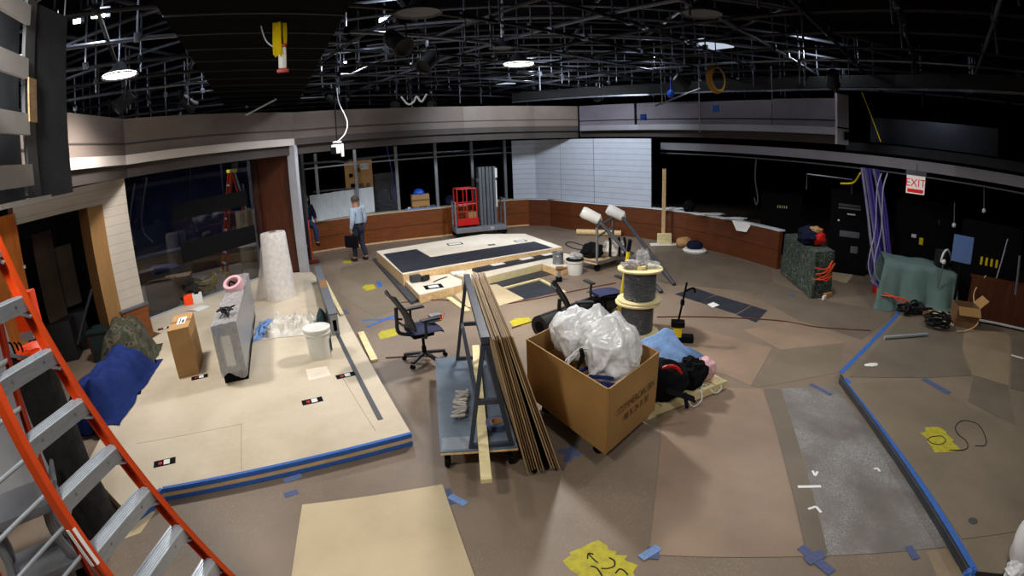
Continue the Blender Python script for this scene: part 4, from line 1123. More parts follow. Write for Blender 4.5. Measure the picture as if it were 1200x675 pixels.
# --- things on the back counter
def on_counter(px, py=None, k=1.018):
    d = V((ray(px, 230).x, ray(px, 230).y)); best = None
    for i in range(len(WB)-1):
        a, b = V(WB[i]), V(WB[i+1]); e_ = b-a; den = d.x*e_.y-d.y*e_.x
        t = (a.x*e_.y-a.y*e_.x)/den; u = (a.x*d.y-a.y*d.x)/den
        if -.01 <= u <= 1.01 and t > 0: best = d*t
    return V((best.x*k, best.y*k, .93))
p = on_counter(492); ang_ = .3
t = T('cardboard_box', 'cardboard box on the back counter under the blue hard hat', 'box', p)
MB().box(p+V((0, .0, .26)), (.56, .34, .40), rz=ang_, bev=.006).build('carton', m_card, t)
MB().box(p+V((0, .0, .03)), (.60, .36, .06), rz=ang_, bev=.006).build('base_tray', m_midgrey, t)
MB().box(p+Matrix.Rotation(ang_, 3, 'Z') @ V((0, -.172, .28)), (.57, .006, .05), rz=ang_).build('tape_strip', m_cardD, t)
q = p+V((-.03, 0, .46)); t = T('hard_hat', 'blue hard hat resting on the cardboard box on the back counter', 'hard hat', q)
MB().lathe([(.16, 0), (.165, .02), (.145, .09), (.10, .15), (.04, .175), (.005, .178)], q, 24, None, 1.15, .95).build('shell', m_blue, t)
MB().lathe([(.12, .0), (.20, .0), (.20, .012), (.12, .012)], q, 24, None, 1.15, .95).build('brim', m_blue, t)
p = on_counter(493, k=1.012); t = T('tool_tray', 'pale cluttered tool tray on the back counter before the box', 'tray', p)
MB().box(p+V((0, -.06, .02)), (1.0, .26, .04), rz=ang_, bev=.008).build('tray', m_bluetape2, t)
rr = random.Random(4)
for k in range(7): MB().box(p+Matrix.Rotation(ang_, 3, 'Z') @ V((-.4+.13*k, -.06+rr.uniform(-.05, .05), .065)), (.10, rr.uniform(.05, .1), .05), rz=rr.random()*3, bev=.006).build('small_part', rr.choice((m_white, m_cardD, m_steel)), t)
p = on_counter(527, k=1.02)
tag(MB().blob(p+V((0, 0, .16)), (.16, .12, .17), .3, 3, 8, 3, floor=.932).build('dark_bag', m_navywall), 'dark blue bag on the back counter left of the lift', 'bag')
# back room: electrical board, white sheet, racks
a, b = DI(406, 225, 16.9), DI(438, 225, 17.1)
t = T('electrical_board', 'tan plywood board with electrical boxes in the room behind the back counter', 'board', up((a+b)/2, 0))
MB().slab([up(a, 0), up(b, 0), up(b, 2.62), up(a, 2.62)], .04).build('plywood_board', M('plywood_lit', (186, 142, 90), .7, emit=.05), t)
dn = (up(b, 0)-up(a, 0)).normalized(); nn_ = V((dn.y, -dn.x, 0))
for u, z, w_, h_ in ((.2, 2.15, .12, .12), (.45, 2.3, .2, .14), (.7, 2.4, .3, .2), (.25, 1.8, .15, .15), (.55, 1.7, .16, .3), (.8, 1.75, .12, .18), (.3, 1.4, .12, .2), (.6, 1.45, .2, .12), (.82, 1.3, .1, .2)):
    MB().box(lerp(up(a, z), up(b, z), u)+nn_*.05, (w_, .06, h_), rz=math.atan2(dn.y, dn.x), bev=.008).build('electrical_box', random.choice((m_cardD, m_black, m_white)), t)
a, b = DI(366, 262, 15.4), DI(440, 255, 16.3)
tag(MB().surf(lambda u, v: lerp(up(a, .95), up(b, .95), u)+V((.02*N3(u*20, v), .03*N3(u*14, v*2, 3), .80*v+.02*N3(u*9, 3)))-V((0, 0, .0)), 60, 6).build('plastic_sheet', m_whiteflr, ang=80), 'pale frosted plastic sheet hung behind the back counter at left', 'plastic sheet')
pts = [DI(*p) for p in ((352, 192, 15.6), (395, 189, 15.8), (405, 190, 15.9), (412, 187, 16), (470, 181, 16.3), (550, 177, 17), (600, 172, 18))]
tag(MB().tube(pts, .035, 8).build('conduit_pipe', m_pipe2), 'long pale conduit running behind the studs of the back room', 'conduit')
tag(MB().tube([DI(367, 225, 16.6), DI(436, 219, 16.8)], .03, 8).build('conduit_pipe', m_pipe2), 'short level grey rail above the frosted plastic sheet', 'rail')
c = DI(449, 240, 17.6); c.z = 0
t = T('equipment_rack', 'dark equipment rack in the room behind the back counter', 'rack', c)
MB().box(c+V((0, .2, 1.05)), (.9, .5, 2.1), rz=.3, bev=.01).build('cabinet', m_darkgrey, t)
for k, (x, z) in enumerate(((-.2, .98), (.0, 1.02), (.2, .99), (.1, 1.5), (-.15, 1.15), (.3, 1.12))):
    MB().box(c+Matrix.Rotation(.3, 3, 'Z') @ V((x, -.07, z)), (.14, .04, .06), rz=.3).build('front_panel', m_pipe2, t)
tag(MB().tube([DI(453, 170, 17.2), DI(459, 200, 17.3), DI(463, 235, 17.4)], .02, 6).build('hanging_cable', m_purple), 'dark blue cable hanging beside the dark equipment rack', 'cable')

# --- white pan-tilt camera under the soffit
p = DI(395, 168, 11.9); t = T('pan_tilt_camera', 'white pan-tilt camera hanging below the soffit', 'camera', p)
MB().lathe([(.02, .0), (.10, 0), (.11, .02), (.10, .05), (.02, .06)], p, 20).build('mount_plate', m_whitepl, t)
MB().box(p+V((-.03, 0, -.13)), (.22, .20, .22), rz=.3, bev=.05).build('body', m_whitepl, t)
MB().box(p+V((.11, .03, -.17)), (.07, .2, .30), rz=.3, bev=.03).build('arm', m_whitepl, t)
MB().box(p+V((-.06, -.11, -.16)), (.13, .03, .16), rz=.3, bev=.02).build('lens', m_black, t)
MB().tube(spline([p+V((.03, 0, .05)), p+V((.20, .05, .22)), p+V((.24, .1, .5)), p+V((.05, .15, .95)), p+V((.0, .2, 1.3))]), .012, 6).build('cable', m_whitecable, t)
MB().tube([p+V((0, 0, .04)), p+V((0, .0, 1.1))], .015, 6).build('drop_rod', m_black, t)

# --- office chairs
def chair(c, rz, label, fabric, backmat, back=True, zs=.47):
    xf = Matrix.Translation(c) @ Matrix.Rotation(rz, 4, 'Z')       # local +Y = facing
    t = T('office_chair', label, 'chair', c)
    for k in range(5):
        a = 2*PI*k/5+.3; ca, sa = math.cos(a), math.sin(a)
        l = MB(xf).bar((.03*ca, .03*sa, .125), (.30*ca, .30*sa, .085), .05, .035, bev=.008).build('base_leg', m_chairblk, t)
        mb = MB(xf)
        for s_ in (-.018, .018): mb.lathe([(.005, -.009), (.028, -.009), (.03, 0), (.028, .009), (.005, .009)], (.30*ca-s_*sa, .30*sa+s_*ca, .031), 14, Matrix.Rotation(a+PI/2, 3, 'Z') @ Matrix.Rotation(PI/2, 3, 'Y'))
        mb.build('caster', m_black, l)
    MB(xf).tube([(0, 0, .10), (0, 0, .22), (0, 0, .22), (0, 0, zs-.05)], [.032, .032, .02, .02], 12).build('gas_lift', m_black, t)
    MB(xf).box((0, -.02, zs-.055), (.24, .30, .06), bev=.02).build('mechanism', m_black, t)
    MB(xf).surf(lambda u, v: V(((u-.5)*.50*(1-.10*(2*v-1)**2), (v-.5)*.47*(1-.10*(2*u-1)**2)+.02, zs+.05-.028*abs(2*u-1)**4-.05*max(0, 2*v-1)**5-.01)), 16, 16).surf(
        lambda u, v: V(((u-.5)*.50*(1-.10*(2*v-1)**2), (v-.5)*.47*(1-.10*(2*u-1)**2)+.02, zs-.03+.03*abs(2*u-1)**4-.02*max(0, 2*v-1)**5+.02)), 16, 16).build('seat', fabric, t)
    if back:
        def bf(u, v, o=0):
            x = (u-.5)*(.46-.06*v-.04*(1-v)); z = zs+.06+.50*v
            y = -.22-.02-.16*v+.05*math.cos(PI*(v-.25))+.05*(2*u-1)**2+o
            return V((x, y, z))
        MB(xf).surf(bf, 16, 18).build('backrest', backmat, t)
        rim = [bf(u/12, 0) for u in range(13)]+[bf(1, v/12) for v in range(1, 13)]+[bf(1-u/12, 1) for u in range(1, 13)]+[bf(0, 1-v/12) for v in range(1, 13)]
        MB(xf).tube(rim, .014, 6).build('back_frame', m_chairblk, t)
        MB(xf).tube(spline([V((0, -.16, zs-.05)), V((0, -.33, zs+.02)), V((0, -.34, zs+.20)), V((0, -.33, zs+.36))]), .026, 8).build('back_support', m_chairblk, t)
        MB(xf).tube(spline([V((-.20, -.21, zs+.12)), V((-.12, -.31, zs+.16)), V((.12, -.31, zs+.16)), V((.20, -.21, zs+.12))]), .016, 6).build('lumbar_bar', m_chairblk, t)
    for s_ in (-1, 1):
        MB(xf).tube(spline([V((.12*s_, -.05, zs-.05)), V((.28*s_, -.05, zs-.02)), V((.30*s_, -.05, zs+.10)), V((.29*s_, -.05, zs+.20))]), .020, 8).build('arm_post', m_chairblk, t)
        MB(xf).box((.29*s_, .02, zs+.215), (.085, .26, .03), bev=.014).build('armrest', m_chairblk, t)
    return t
chair(up(G(497, 427), 0)+V((0, .12, 0)), -1.05, 'black mesh-back office chair standing between the riser and the sheet cart', m_navy, m_meshback)
chair(up(G(709, 376), 0)+V((0, .0, 0)), .35, 'navy-seated office chair behind the cable reels, half hidden', m_navy, m_chairblk, False)
q = AT(656, 350, 6.25)
chair(V((q.x+.33, 6.25, 0)), -1.62, 'black office chair whose backrest shows behind the cardboard bin', m_chairblk, m_chairblk)
# small gear on the first chair's seat
c = up(G(497, 427), 0)+V((.17, .25, .53)); t = T('headset', 'grey and orange gear tangle lying on the black office chair seat', 'gear', c)
MB().box(c+V((0, 0, .05)), (.16, .12, .10), rz=.6, bev=.02).build('pouch', m_greypl, t)
MB().tube(spline([c+V((.02*k-.1, .08*math.sin(k*1.9), .05+.04*math.cos(k*2.3))) for k in range(12)]), .008, 6).build('orange_cord', m_orangecable, t)

# --- rolling cart with A-frame and hardboard sheets
DZ = .25
A_, B_, C2 = G(516, 530, DZ), G(607, 524, DZ), G(510, 420, DZ); D2 = B_+(C2-A_)
t = T('sheet_cart', 'rolling A-frame sheet cart with grey deck in the middle of the floor', 'cart', up((A_+D2)/2, 0))
MB().prism([p[:2] for p in (A_, B_, D2, C2)], DZ-.035, DZ-.012).build('deck_core', m_pine, t)
MB().prism([p[:2] for p in (A_, B_, D2, C2)], DZ-.012, DZ).build('deck', M('grey_deck_paint', (92, 106, 122), .35, var=.15, scale=4), t)
for u, v in ((.08, .06), (.92, .06), (.08, .94), (.92, .94)):
    p = bil(A_, B_, D2, C2, u, v); l = MB().box(up(p, .185), (.09, .09, .05)).build('caster_fork', m_steel, t)
    MB().lathe([(.01, -.02), (.075, -.02), (.08, 0), (.075, .02), (.01, .02)], up(p, .081), 16, Matrix.Rotation(PI/2, 3, 'Y')).build('caster_wheel', m_black, l)
def cartP(u, v, z): return up(bil(A_, B_, D2, C2, u, v), z)
m_af = M('blue_grey_steel', (58, 64, 76), .45, .3, .1, 8)
HT = 1.30
for v in (.02, .96):
    mb = MB()
    mb.bar(cartP(.40, v, DZ), cartP(.66, v+.0, HT), .04, .04, up=(0, 1, 0)); mb.bar(cartP(.93, v, DZ), cartP(.68, v, HT), .04, .04, up=(0, 1, 0))
    mb.bar(cartP(.52, v, .72), cartP(.81, v, .72), .045, .045, up=(0, 1, 0))
    mb.bar(cartP(.40, v, DZ+.02), cartP(.93, v, DZ+.02), .04, .04)
    mb.build('a_frame', m_af, t)
MB().bar(cartP(.67, .0, HT), cartP(.67, .98, HT), .07, .06).build('top_bar', m_af, t)
MB().bar(cartP(.53, .02, .73), cartP(.53, .96, .73), .04, .04).build('side_bar', m_af, t)
MB().bar(cartP(.80, .02, .73), cartP(.80, .96, .73), .04, .04).build('side_bar', m_af, t)
MB().surf(lambda u, v: cartP(.03+.40*u, .01+.10*v, DZ+.004+.008*abs(N3(u*20, v*9))), 30, 10).build('plastic_wrap', m_clear, t, 'scrap of clear plastic at the deck corner')
# sheets leaning on it
m_sheetE = stained('hardboard_sheet_side', (150, 124, 88), (132, 107, 74), (164, 138, 100), 3, .6)
m_sheetE2 = stained('hardboard_sheet_side_dark', (106, 80, 55), (92, 68, 46), (118, 91, 64), 3, .6)
ax = (C2-A_); ax.z = 0; ax.normalize()
sd = V((ax.y, -ax.x, 0))
for k in range(11):
    rk = random.Random(k+3)
    b0 = cartP(1.02, -.06, 0)+sd*(.024*k+.04+(.05 if k > 6 else 0)); t0 = cartP(.70, -.03, 0)+sd*(.0155*k+.025)
    nd = rk.uniform(-.05, .05); ln = 2.08+.02*(k % 3)
    p0 = up(b0+ax*nd, .05); p1 = up(t0+ax*nd, HT+.03+.02*rk.random())
    n_ = (p1-p0).cross(ax).normalized()
    tag(MB().slab([p0, p0+ax*ln, p1+ax*ln, p1], .011, n_).build('hardboard_sheet', m_sheetE2 if k % 4 == 1 else m_sheetE),
        'brown hardboard sheet leaning on the right side of the rolling A-frame cart', 'hardboard sheet', 'hardboard sheets leaning on the cart')
tag(MB().bar(G(570, 564, .272), G(557.5, 406, .272), .09, .04).build('lumber_board', m_pine2), 'long pale lumber board lying through the sheet cart, sticking out in front', 'board')
c = cartP(.36, .42, DZ); rr = random.Random(8)
tag(MB().tube(spline([c+V((.07*math.sin(k*2.1)*1.1, -.35+.045*k*.5+.03*math.cos(k*1.7), .025+.03*abs(math.sin(k*1.3)))) for k in range(26)], 4), .016, 6).build('rope_bundle', M('grey_rope', (176, 172, 166), .8, var=.2, scale=40)),
    'bundle of pale grey rope on the cart deck', 'rope')
c = cartP(.80, .18, DZ); t = T('tape_roll', 'roll of blue painters tape lying on the cart deck under the sheets', 'tape roll', c)
MB().lathe([(.06, .005), (.105, .005), (.105, .065), (.06, .065), (.06, .005)], c, 28).build('tape', m_bluetapeD, t)
MB().lathe([(.052, .004), (.06, .004), (.06, .067), (.052, .067), (.052, .004)], c, 28).build('core', m_card, t)

# --- commercial cardboard bin with plastic bags
BZ = .19
b0, b1, b2 = G(618.5, 463, BZ), G(709, 533, BZ), G(767, 481, BZ); b3 = b0+(b2-b1)
BH = .66
t = T('cardboard_bin', 'large open cardboard bin full of white plastic bags', 'bin', up((b0+b2)/2, BZ))
cs = [b0, b1, b2, b3]; ctr = (b0+b2)/2
mb = MB()
for i in range(4):
    p, q = cs[i], cs[(i+1) % 4]; d = (q-p).normalized(); n = V((d.y, -d.x, 0))
    if n.dot(p-ctr) < 0: n = -n
    def wf(u, v, p=p, q=q, n=n, o=0): return lerp(p, q, u)+n*(.035*math.sin(PI*u)*math.sin(PI*min(1, v*1.1))-o)+V((0, 0, BH*v))
    for o in (0, .012): mb.surf(lambda u, v, o=o: wf(u, v, o=o), 14, 8)
    mb.prism([(lerp(p, q, u)+n*(.035*math.sin(PI*u)*math.sin(PI*.99)*.3-.013))[:2] for u in (0, 1)]+[(lerp(p, q, u)+n*.002)[:2] for u in (1, 0)], BZ+BH-.004, BZ+BH)
mb.build('carton_walls', m_card2, t)
MB().prism([lerp(p, ctr, .01)[:2] for p in cs], BZ, BZ+.012).build('carton_floor', m_card2, t)
d = (b2-b1).normalized(); n = V((d.y, -d.x, 0))
if n.dot(b1-ctr) < 0: n = -n
L_ = (b2-b1).length; sc = L_/.98
for s_, z in (('COMMERCIAL BIN', .40), ('48 X 24 X 28', .285)):
    text(s_, .104*sc, lerp(b1, b2, .485)+n*.040+V((0, 0, z)), d, (0, 0, 1), m_ink, t, 'printed_text', wide=.84)
# low dolly that carries the bin
dl = T('furniture_dolly', 'low dark dolly under the large cardboard bin', 'dolly', up(ctr, 0))
MB().prism([lerp(p, ctr, .22)[:2] for p in cs], BZ-.06, BZ-.004).build('deck', m_cardD, dl)
for p in cs:
    q = lerp(p, ctr, .32); MB().lathe([(.01, -.02), (.055, -.02), (.06, 0), (.055, .02), (.01, .02)], up(q, .062), 14, Matrix.Rotation(PI/2, 3, 'X')).build('caster', m_black, dl)
def bn_(u, v, z): return up(bil(b0, b1, b2, b3, u, v), z)
# contents: blue goods at the bottom, bags above
for k, (u, v, z, sz, sd_, lab) in enumerate(((.29, .56, .87, (.24, .27, .28), 1, 'white plastic bag at the left end of the cardboard bin'), (.47, .64, .91, (.20, .21, .30), 6, 'white plastic bag in the middle of the bin with gathered top'),
        (.70, .57, .87, (.26, .27, .34), 11, 'plump white plastic bag at the right of the bin'), (.13, .55, .84, (.16, .24, .22), 15, 'small white plastic bag in the far left corner of the bin'))):
    c = bn_(u, v, z)
    mb = MB(); mb.blob(c, sz, .16, 1.7, sd_, 6)
    for vv in mb.bm.verts:
        r = (vv.co-c); q = vv.co; o = V((sd_, -sd_, 2*sd_))
        w1 = V((noise.noise(q*4+o), noise.noise(q*4-o), noise.noise(q*4+o*2)))
        kk = -.075*abs(noise.noise(V((q.x*5, q.y*5, q.z*2.6))+w1*.7+o))-.022*abs(noise.noise(q*10+w1*1.4-o))-.006*abs(noise.noise(q*24+w1*2))
        vv.co += r.normalized()*(kk+.03)
        h_ = r.z/sz[2]
        if h_ > .6: vv.co.x -= r.x*.7*(h_-.6); vv.co.y -= r.y*.7*(h_-.6); vv.co.z += .35*sz[2]*(h_-.6)*noise.noise(q*7+o)
    tag(mb.build('plastic_bag', m_bag, ang=75), lab, 'bag')
rr = random.Random(17)
for k in range(14):
    c = bn_(rr.uniform(.55, .93), rr.uniform(.08, .80), .66+rr.uniform(0, .05)); a = rr.random()*3
    tag(MB().box(c, (.24, .035, .03), rz=a, bev=.01).build('blue_pouch', m_bluecloth if k % 4 else m_redcable), 'slim blue packet at the bottom right of the cardboard bin', 'packet', 'packets in the bin')
c = bn_(.60, .20, .80)
tag(MB().tube([c+V(((.15+.02*math.sin(.31*x))*math.cos(x)+.02*math.sin(3.1*x), .05*math.sin(x)+.02*math.cos(2.3*x), (.14+.02*math.sin(.43*x))*math.sin(x+.2))) for x in [k*.28 for k in range(150)]], .0042, 5).build('cable_coil', m_whitecable), 'coil of thin white cable hanging over the bags at the bin rim', 'cable')
tag(MB().tube([c+V((-.02, 0, .16)), c+V((.0, .02, .08)), c+V((-.06, 0, -.06))], [.02, .025, .012], 8).build('cable_tie', m_blkcloth), 'black tie wrapped round the white cable coil', 'tie')
MB().tube(spline([bn_(.2, .1, .78)+V((0, 0, 0)), bn_(.35, .06, .80), bn_(.45, .08, .78)]), .005, 5).build('white_wire', m_whitecable, None)
bpy.data.objects['white_wire']['label'] = 'thin loose white wire along the front rim of the bin'; bpy.data.objects['white_wire']['category'] = 'wire'

# --- pallet with packing foam, bags and bundles
q0, q1, q2 = G(757, 482, .12), G(853, 446, .12), G(815, 428, .12)
q3 = q0+(q2-q1)
t = T('wood_pallet', 'low pale wooden pallet on the floor right of the cardboard bin', 'pallet', up((q0+q2)/2, 0))
for k in range(6):
    u0, u1 = k/6+.008, (k+1)/6-.008
    MB().prism([bil(q0, q1, q2, q3, 0, 0)[:2] if False else bil(q0, q1, q2, q3, x, y)[:2] for x, y in ((u0, 0), (u1, 0), (u1, 1), (u0, 1))], .095, .12).build('deck_board', m_pine2, t)
for v in (.04, .5, .96):
    MB().prism([bil(q0, q1, q2, q3, x, y)[:2] for x, y in ((0, v-.035), (1, v-.035), (1, v+.035), (0, v+.035))], .018, .095).build('stringer', m_pine2, t)
    MB().prism([bil(q0, q1, q2, q3, x, y)[:2] for x, y in ((0, v-.04), (.12, v-.04), (.12, v+.04), (0, v+.04))], .0, .018).build('foot_board', m_pine2, t)
def pal(u, v, z=.12): return up(bil(q0, q1, q2, q3, u, v), z)
F0, F1, F2, F3 = G(762, 432, .55), G(800, 462, .14), G(819, 412, .32), G(780, 388, .60)
PG = [[(747, 409, .50), (760, 398, .62), (777, 388, .66), (788, 392, .60), (802, 407, .50), (821, 413, .40)],
      [(756, 416, .52), (768, 410, .56), (782, 404, .55), (794, 409, .50), (806, 417, .42), (822, 421, .30)],
      [(766, 425, .48), (777, 421, .48), (788, 419, .46), (799, 423, .40), (809, 427, .32), (821, 429, .22)],
      [(776, 434, .42), (785, 434, .40), (793, 436, .36), (800, 438, .30), (809, 436, .22), (817, 436, .16)],
      [(784, 444, .36), (789, 449, .34), (796, 454, .28), (803, 449, .22), (809, 443, .17), (815, 440, .14)]]
PG = [[G(*q) for q in r] for r in PG]
def pad(u, v):
    x, y = u*4.999, v*3.999; i, j = int(x), int(y); f, g = x-i, y-j
    f = f*f*(3-2*f)*.5+f*.5; g = g*g*(3-2*g)*.5+g*.5
    return lerp(lerp(PG[j][i], PG[j][i+1], f), lerp(PG[j+1][i], PG[j+1][i+1], f), g)+V((0, 0, .02*N3(u*5, v*5)))
pdm = MB(); pdm.surf(pad, 34, 26)
o = pdm.build('packing_blanket', m_bluepad, ang=80)
sm = o.modifiers.new('thickness', 'SOLIDIFY'); sm.thickness = .06; sm.offset = -1
tag(o, 'pale blue packing blanket draped over the goods on the pallet', 'blanket')
tag(MB().box(pal(.52, .62)+V((0, 0, .13)), (.5, .42, .26), rz=.55, bev=.03).build('packed_box', m_rubber), 'dark box on the pallet under the pale blue blanket', 'box')
c = pal(.26, .30); t = T('backpack', 'black backpack with red trim on the pallet against the cardboard bin', 'backpack', c)
MB().blob(c+V((0, 0, .22)), (.30, .22, .24), .25, 2, 3, 4, floor=.122).build('body', m_blkcloth, t)
MB().tube(spline([c+V((-.05, -.12, .40)), c+V((.03, -.14, .44)), c+V((.13, -.12, .40)), c+V((.18, -.12, .33))]), .022, 8).build('red_trim', m_red, t)
MB().surf(lambda u, v: c+V((-.02+.34*u, -.22-.05*u, .20-.13*u+.01))+V((.0, .06*(v-.5), .05*(v-.5))), 10, 2).build('strap', m_blkcloth, t)
MB().surf(lambda u, v: c+V((.20+.02*u, -.24-.08*u, .16-.15*u))+V((.05*(v-.5), .02*(v-.5), 0)), 10, 2).build('strap', m_blkcloth, t)
c = pal(.63, .30)
tag(MB().blob(c+V((0, 0, .17)), (.17, .17, .18), .35, 3, 9, 4, floor=.122).build('black_jacket', m_blkcloth), 'black fuzzy bundled jacket on the pallet between backpack and pink bundle', 'jacket')
c = pal(.84, .42)
tag(MB().blob(c+V((0, 0, .13)), (.16, .15, .14), .18, 2.2, 13, 4, floor=.122).build('pink_bundle', m_pink), 'shiny pink bundle at the right end of the pallet', 'bundle')
tag(MB().tube(spline([pal(.45, -.02)+V((0, -.02, .01)), pal(.5, -.05)-V((0, .08, .09)), pal(.62, -.03)-V((0, .06, .06)), pal(.66, .05)+V((0, 0, .02)), pal(.74, .10)+V((0, 0, .02)), pal(.80, -.02)-V((0, .05, .06)), pal(.90, .0)-V((0, .03, .04)), pal(.93, .15)+V((0, 0, .02))], 8), .007, 5).build('loose_wire', m_whitecable),
    'loose white wire hanging off the front of the pallet', 'wire')
tag(MB().box(G(779, 425, .48)+V((0, 0, .03)), (.10, .07, .004), rz=.5).build('paper_tag', m_pine2), 'small cream paper tag on the pale blue blanket', 'tag')
c = G(741, 402, 0)+V((0, .0, 0)); 
tag(MB().lathe([(.07, .0), (.15, 0), (.15, .14), (.07, .14), (.07, .0)], G(742, 403, .18)+V((0, .1, -.18)), 24).build('tape_roll', m_cardD), 'brown tape roll standing by the cable reel behind the bin', 'tape roll')

# --- stacked wooden cable reels
c = G(748, 392, 0)+V((0, .12, 0))
def reel(c, label):
    t = T('cable_reel', label, 'cable reel', c)
    for z in (.0, .47): MB().lathe([(.04, z), (.335, z), (.34, z+.004), (.34, z+.026), (.335, z+.03), (.04, z+.03), (.04, z)], c, 40).build('wood_flange', m_pine2, t)
    MB().lathe([(.05, .03), (.235, .03)]+[(.235+.012*(k % 2), .03+.44*k/22) for k in range(23)]+[(.235, .47), (.05, .47)], c, 36).build('wound_cable', m_wrapdark, t)
    MB().surf(lambda u, v: c+V(((.252+.006*N3(u*30, v*8)+.004*N3(u*70, v*2))*math.cos(2*PI*u), (.252+.006*N3(u*30, v*8))*math.sin(2*PI*u), .05+.40*v)), 70, 10).build('plastic_wrap', m_reelwrap, t)
    for k in range(3):
        a = 2*PI*k/3+.5; MB().lathe([(.003, 0), (.016, 0), (.016, .01), (.003, .012)], c+V((.14*math.cos(a), .14*math.sin(a), .50)), 10).build('bolt', m_steel, t)
    return t
r0 = reel(up(c, 0), 'lower wooden cable reel of the stack, wrapped in plastic')
dup(r0, up(c, .505)+V((.03, .02, 0)), .4, 'upper wooden cable reel of the stack with plastic scraps on top')
c = up(c, 1.02)+V((.03, .02, 0))
for k, (x, y, s_, lab) in enumerate(((.04, .03, (.08, .07, .12), 'clear plastic bag standing on the top cable reel'), (-.12, -.03, (.14, .09, .05), 'crumpled grey plastic on the left of the top cable reel'), (.14, -.04, (.11, .08, .04), 'crumpled clear plastic on the right of the top cable reel'))):
    tag(MB().blob(c+V((x, y, s_[2]*.9)), s_, .5, 3.5, k*5+2, 4, floor=1.008, ridge=True).build('plastic_scrap', m_clear if k != 1 else m_wrap, ang=50), lab, 'plastic')
c2 = c+V((-.02, -.12, 0))
tag(MB().lathe([(.03, 0), (.07, 0), (.07, .05), (.03, .05), (.03, 0)], up(c2, 1.008), 20).build('tape_roll', m_pine2), 'small tape roll at the front edge of the top cable reel', 'tape roll')

# --- yellow handle tool behind the reels
a, b = G(723, 377, 0), DI(738.5, 281, 7.45)
t = T('yellow_pole', 'tall yellow pole with black grip leaning behind the cable reels', 'pole', a)
MB().tube([a+V((0, 0, .02)), lerp(a, b, .87)], .026, 10).build('pole', m_yellow, t)
MB().tube([lerp(a, b, .87), b], .030, 10).build('grip', m_black, t)
# --- roll of black flooring on the floor
a, b = G(632, 384, .16), G(716, 352, .16)
t = T('flooring_roll', 'thick roll of black rubber flooring lying behind the cardboard bin', 'roll', up((a+b)/2, 0))
MB().tube([up(a, .175), up(b, .175)], .165, 32).build('roll', m_rubber, t)
MB().tube([lerp(up(a, .175), up(b, .175), -.004), lerp(up(a, .175), up(b, .175), .05)], .085, 20).build('hollow_core', m_black, t)
MB().bar(up(a, .344), up(b, .344), .05, .01).build('loose_edge', m_rubber, t)

# --- pipe cart with long bagged poles
P0, P1 = G(699.5, 319), G(737, 308)
d = (P1-P0).normalized(); n = V((-d.y, d.x, 0)); W = (P1-P0).length
t = T('pipe_cart', 'low pipe-framed platform cart behind the cable reels', 'cart', up(P0+d*W/2+n*.3, 0))
def pc(u, v, z): return up(P0+d*(u*1.35)+n*(v*.62), z)
MB().prism([pc(*q, 0)[:2] for q in ((-.02, -.02), (1.02, -.02), (1.02, 1.02), (-.02, 1.02))], .17, .21).build('deck', m_pine, t)
mb = MB(); mb.tube([pc(0, 0, .21), pc(1, 0, .21), pc(1, 1, .21), pc(0, 1, .21), pc(0, 0, .21)], .03, 8); mb.build('deck_rim', m_steel, t)
for u, v in ((.05, .08), (.95, .08), (.05, .92), (.95, .92)):
    MB().lathe([(.01, -.02), (.07, -.02), (.08, 0), (.07, .02), (.01, .02)], pc(u, v, .081), 16, Matrix.Rotation(PI/2, 3, 'X')).build('caster', m_black, t)
hz_ = ZH(P0, 697.5, 267)
mb = MB(); mb.tube([pc(0, 0, .2), pc(0, 0, hz_)], .03, 8); mb.tube([pc(1, 1, .2), pc(1, 1, hz_)], .03, 8); mb.tube([pc(0, 0, .78), pc(1, 1, .78)], .026, 8); mb.build('frame_post', m_steel, t)
MB().tube([pc(0, 0, hz_), pc(1, 1, hz_)], .036, 8).build('top_rail', m_darkgrey, t)
c = pc(.42, .45, .21)
tag(MB().blob(c+V((-.25, 0, .16)), (.26, .22, .18), .3, 2.2, 4, 4, floor=.212).build('black_bag', m_blkcloth), 'black bag on the pipe cart, left of the white harness', 'bag')
t2 = T('harness_bag', 'white and black strapped harness bag on the pipe cart', 'bag', c+V((.25, 0, 0)))
MB().blob(c+V((.25, 0, .19)), (.30, .22, .20), .3, 2.2, 7, 4, floor=.212).build('bag', m_cream, t2)
for x in (.1, .32, .45): MB().tube(spline([c+V((x, -.24, .05)), c+V((x+.02, -.18, .33)), c+V((x+.05, .05, .42))]), .03, 8).build('strap', m_blkcloth, t2)
HB = [(G(774, 352), (697, 255), 6.9+2.0), (G(757, 335), (0, 0), 0)]
def bagpole(foot, hx, hy, dist, label, dirx):
    h = DI(hx, hy, dist); t = T('wrapped_pole', label, 'pole', up(foot, 0))
    dd = (h-foot).normalized()
    MB().tube([foot+V((0, 0, .03)), h], .042, 12).build('pipe', m_darkgrey, t)
    MB().tube([h-dd*.03, h+dd*.02, h+dd*.16], [.085, .11, .10], 16).build('coupling', m_whitepl, t)
    k = (RT*0).copy() if False else V((-.34, -.02, .16)).normalized()
    MB().tube([h+dd*.06-k*.04, h+dd*.10+k*.30, h+dd*.11+k*.35], [.125, .135, .11], 18).build('elbow_sleeve', m_whitepl if dirx else m_white, t)
bagpole(G(775, 344, .0), 701, 258, math.hypot(pc(0, 0, 0).x, pc(0, 0, 0).y)+.35, 'dark pole with white elbow leaning on the pipe cart, left one', 1)
bagpole(G(790, 335, .0), 729, 254, math.hypot(pc(1, 1, 0).x, pc(1, 1, 0).y)-.25, 'dark pole with grey-white elbow leaning on the pipe cart, right one', 0)
tag(MB().tube([up(G(676, 275), .09), up(G(728, 277), .09)], .09, 16).build('cardboard_tube', m_pine), 'tan cardboard tube lying behind the pipe cart', 'tube')
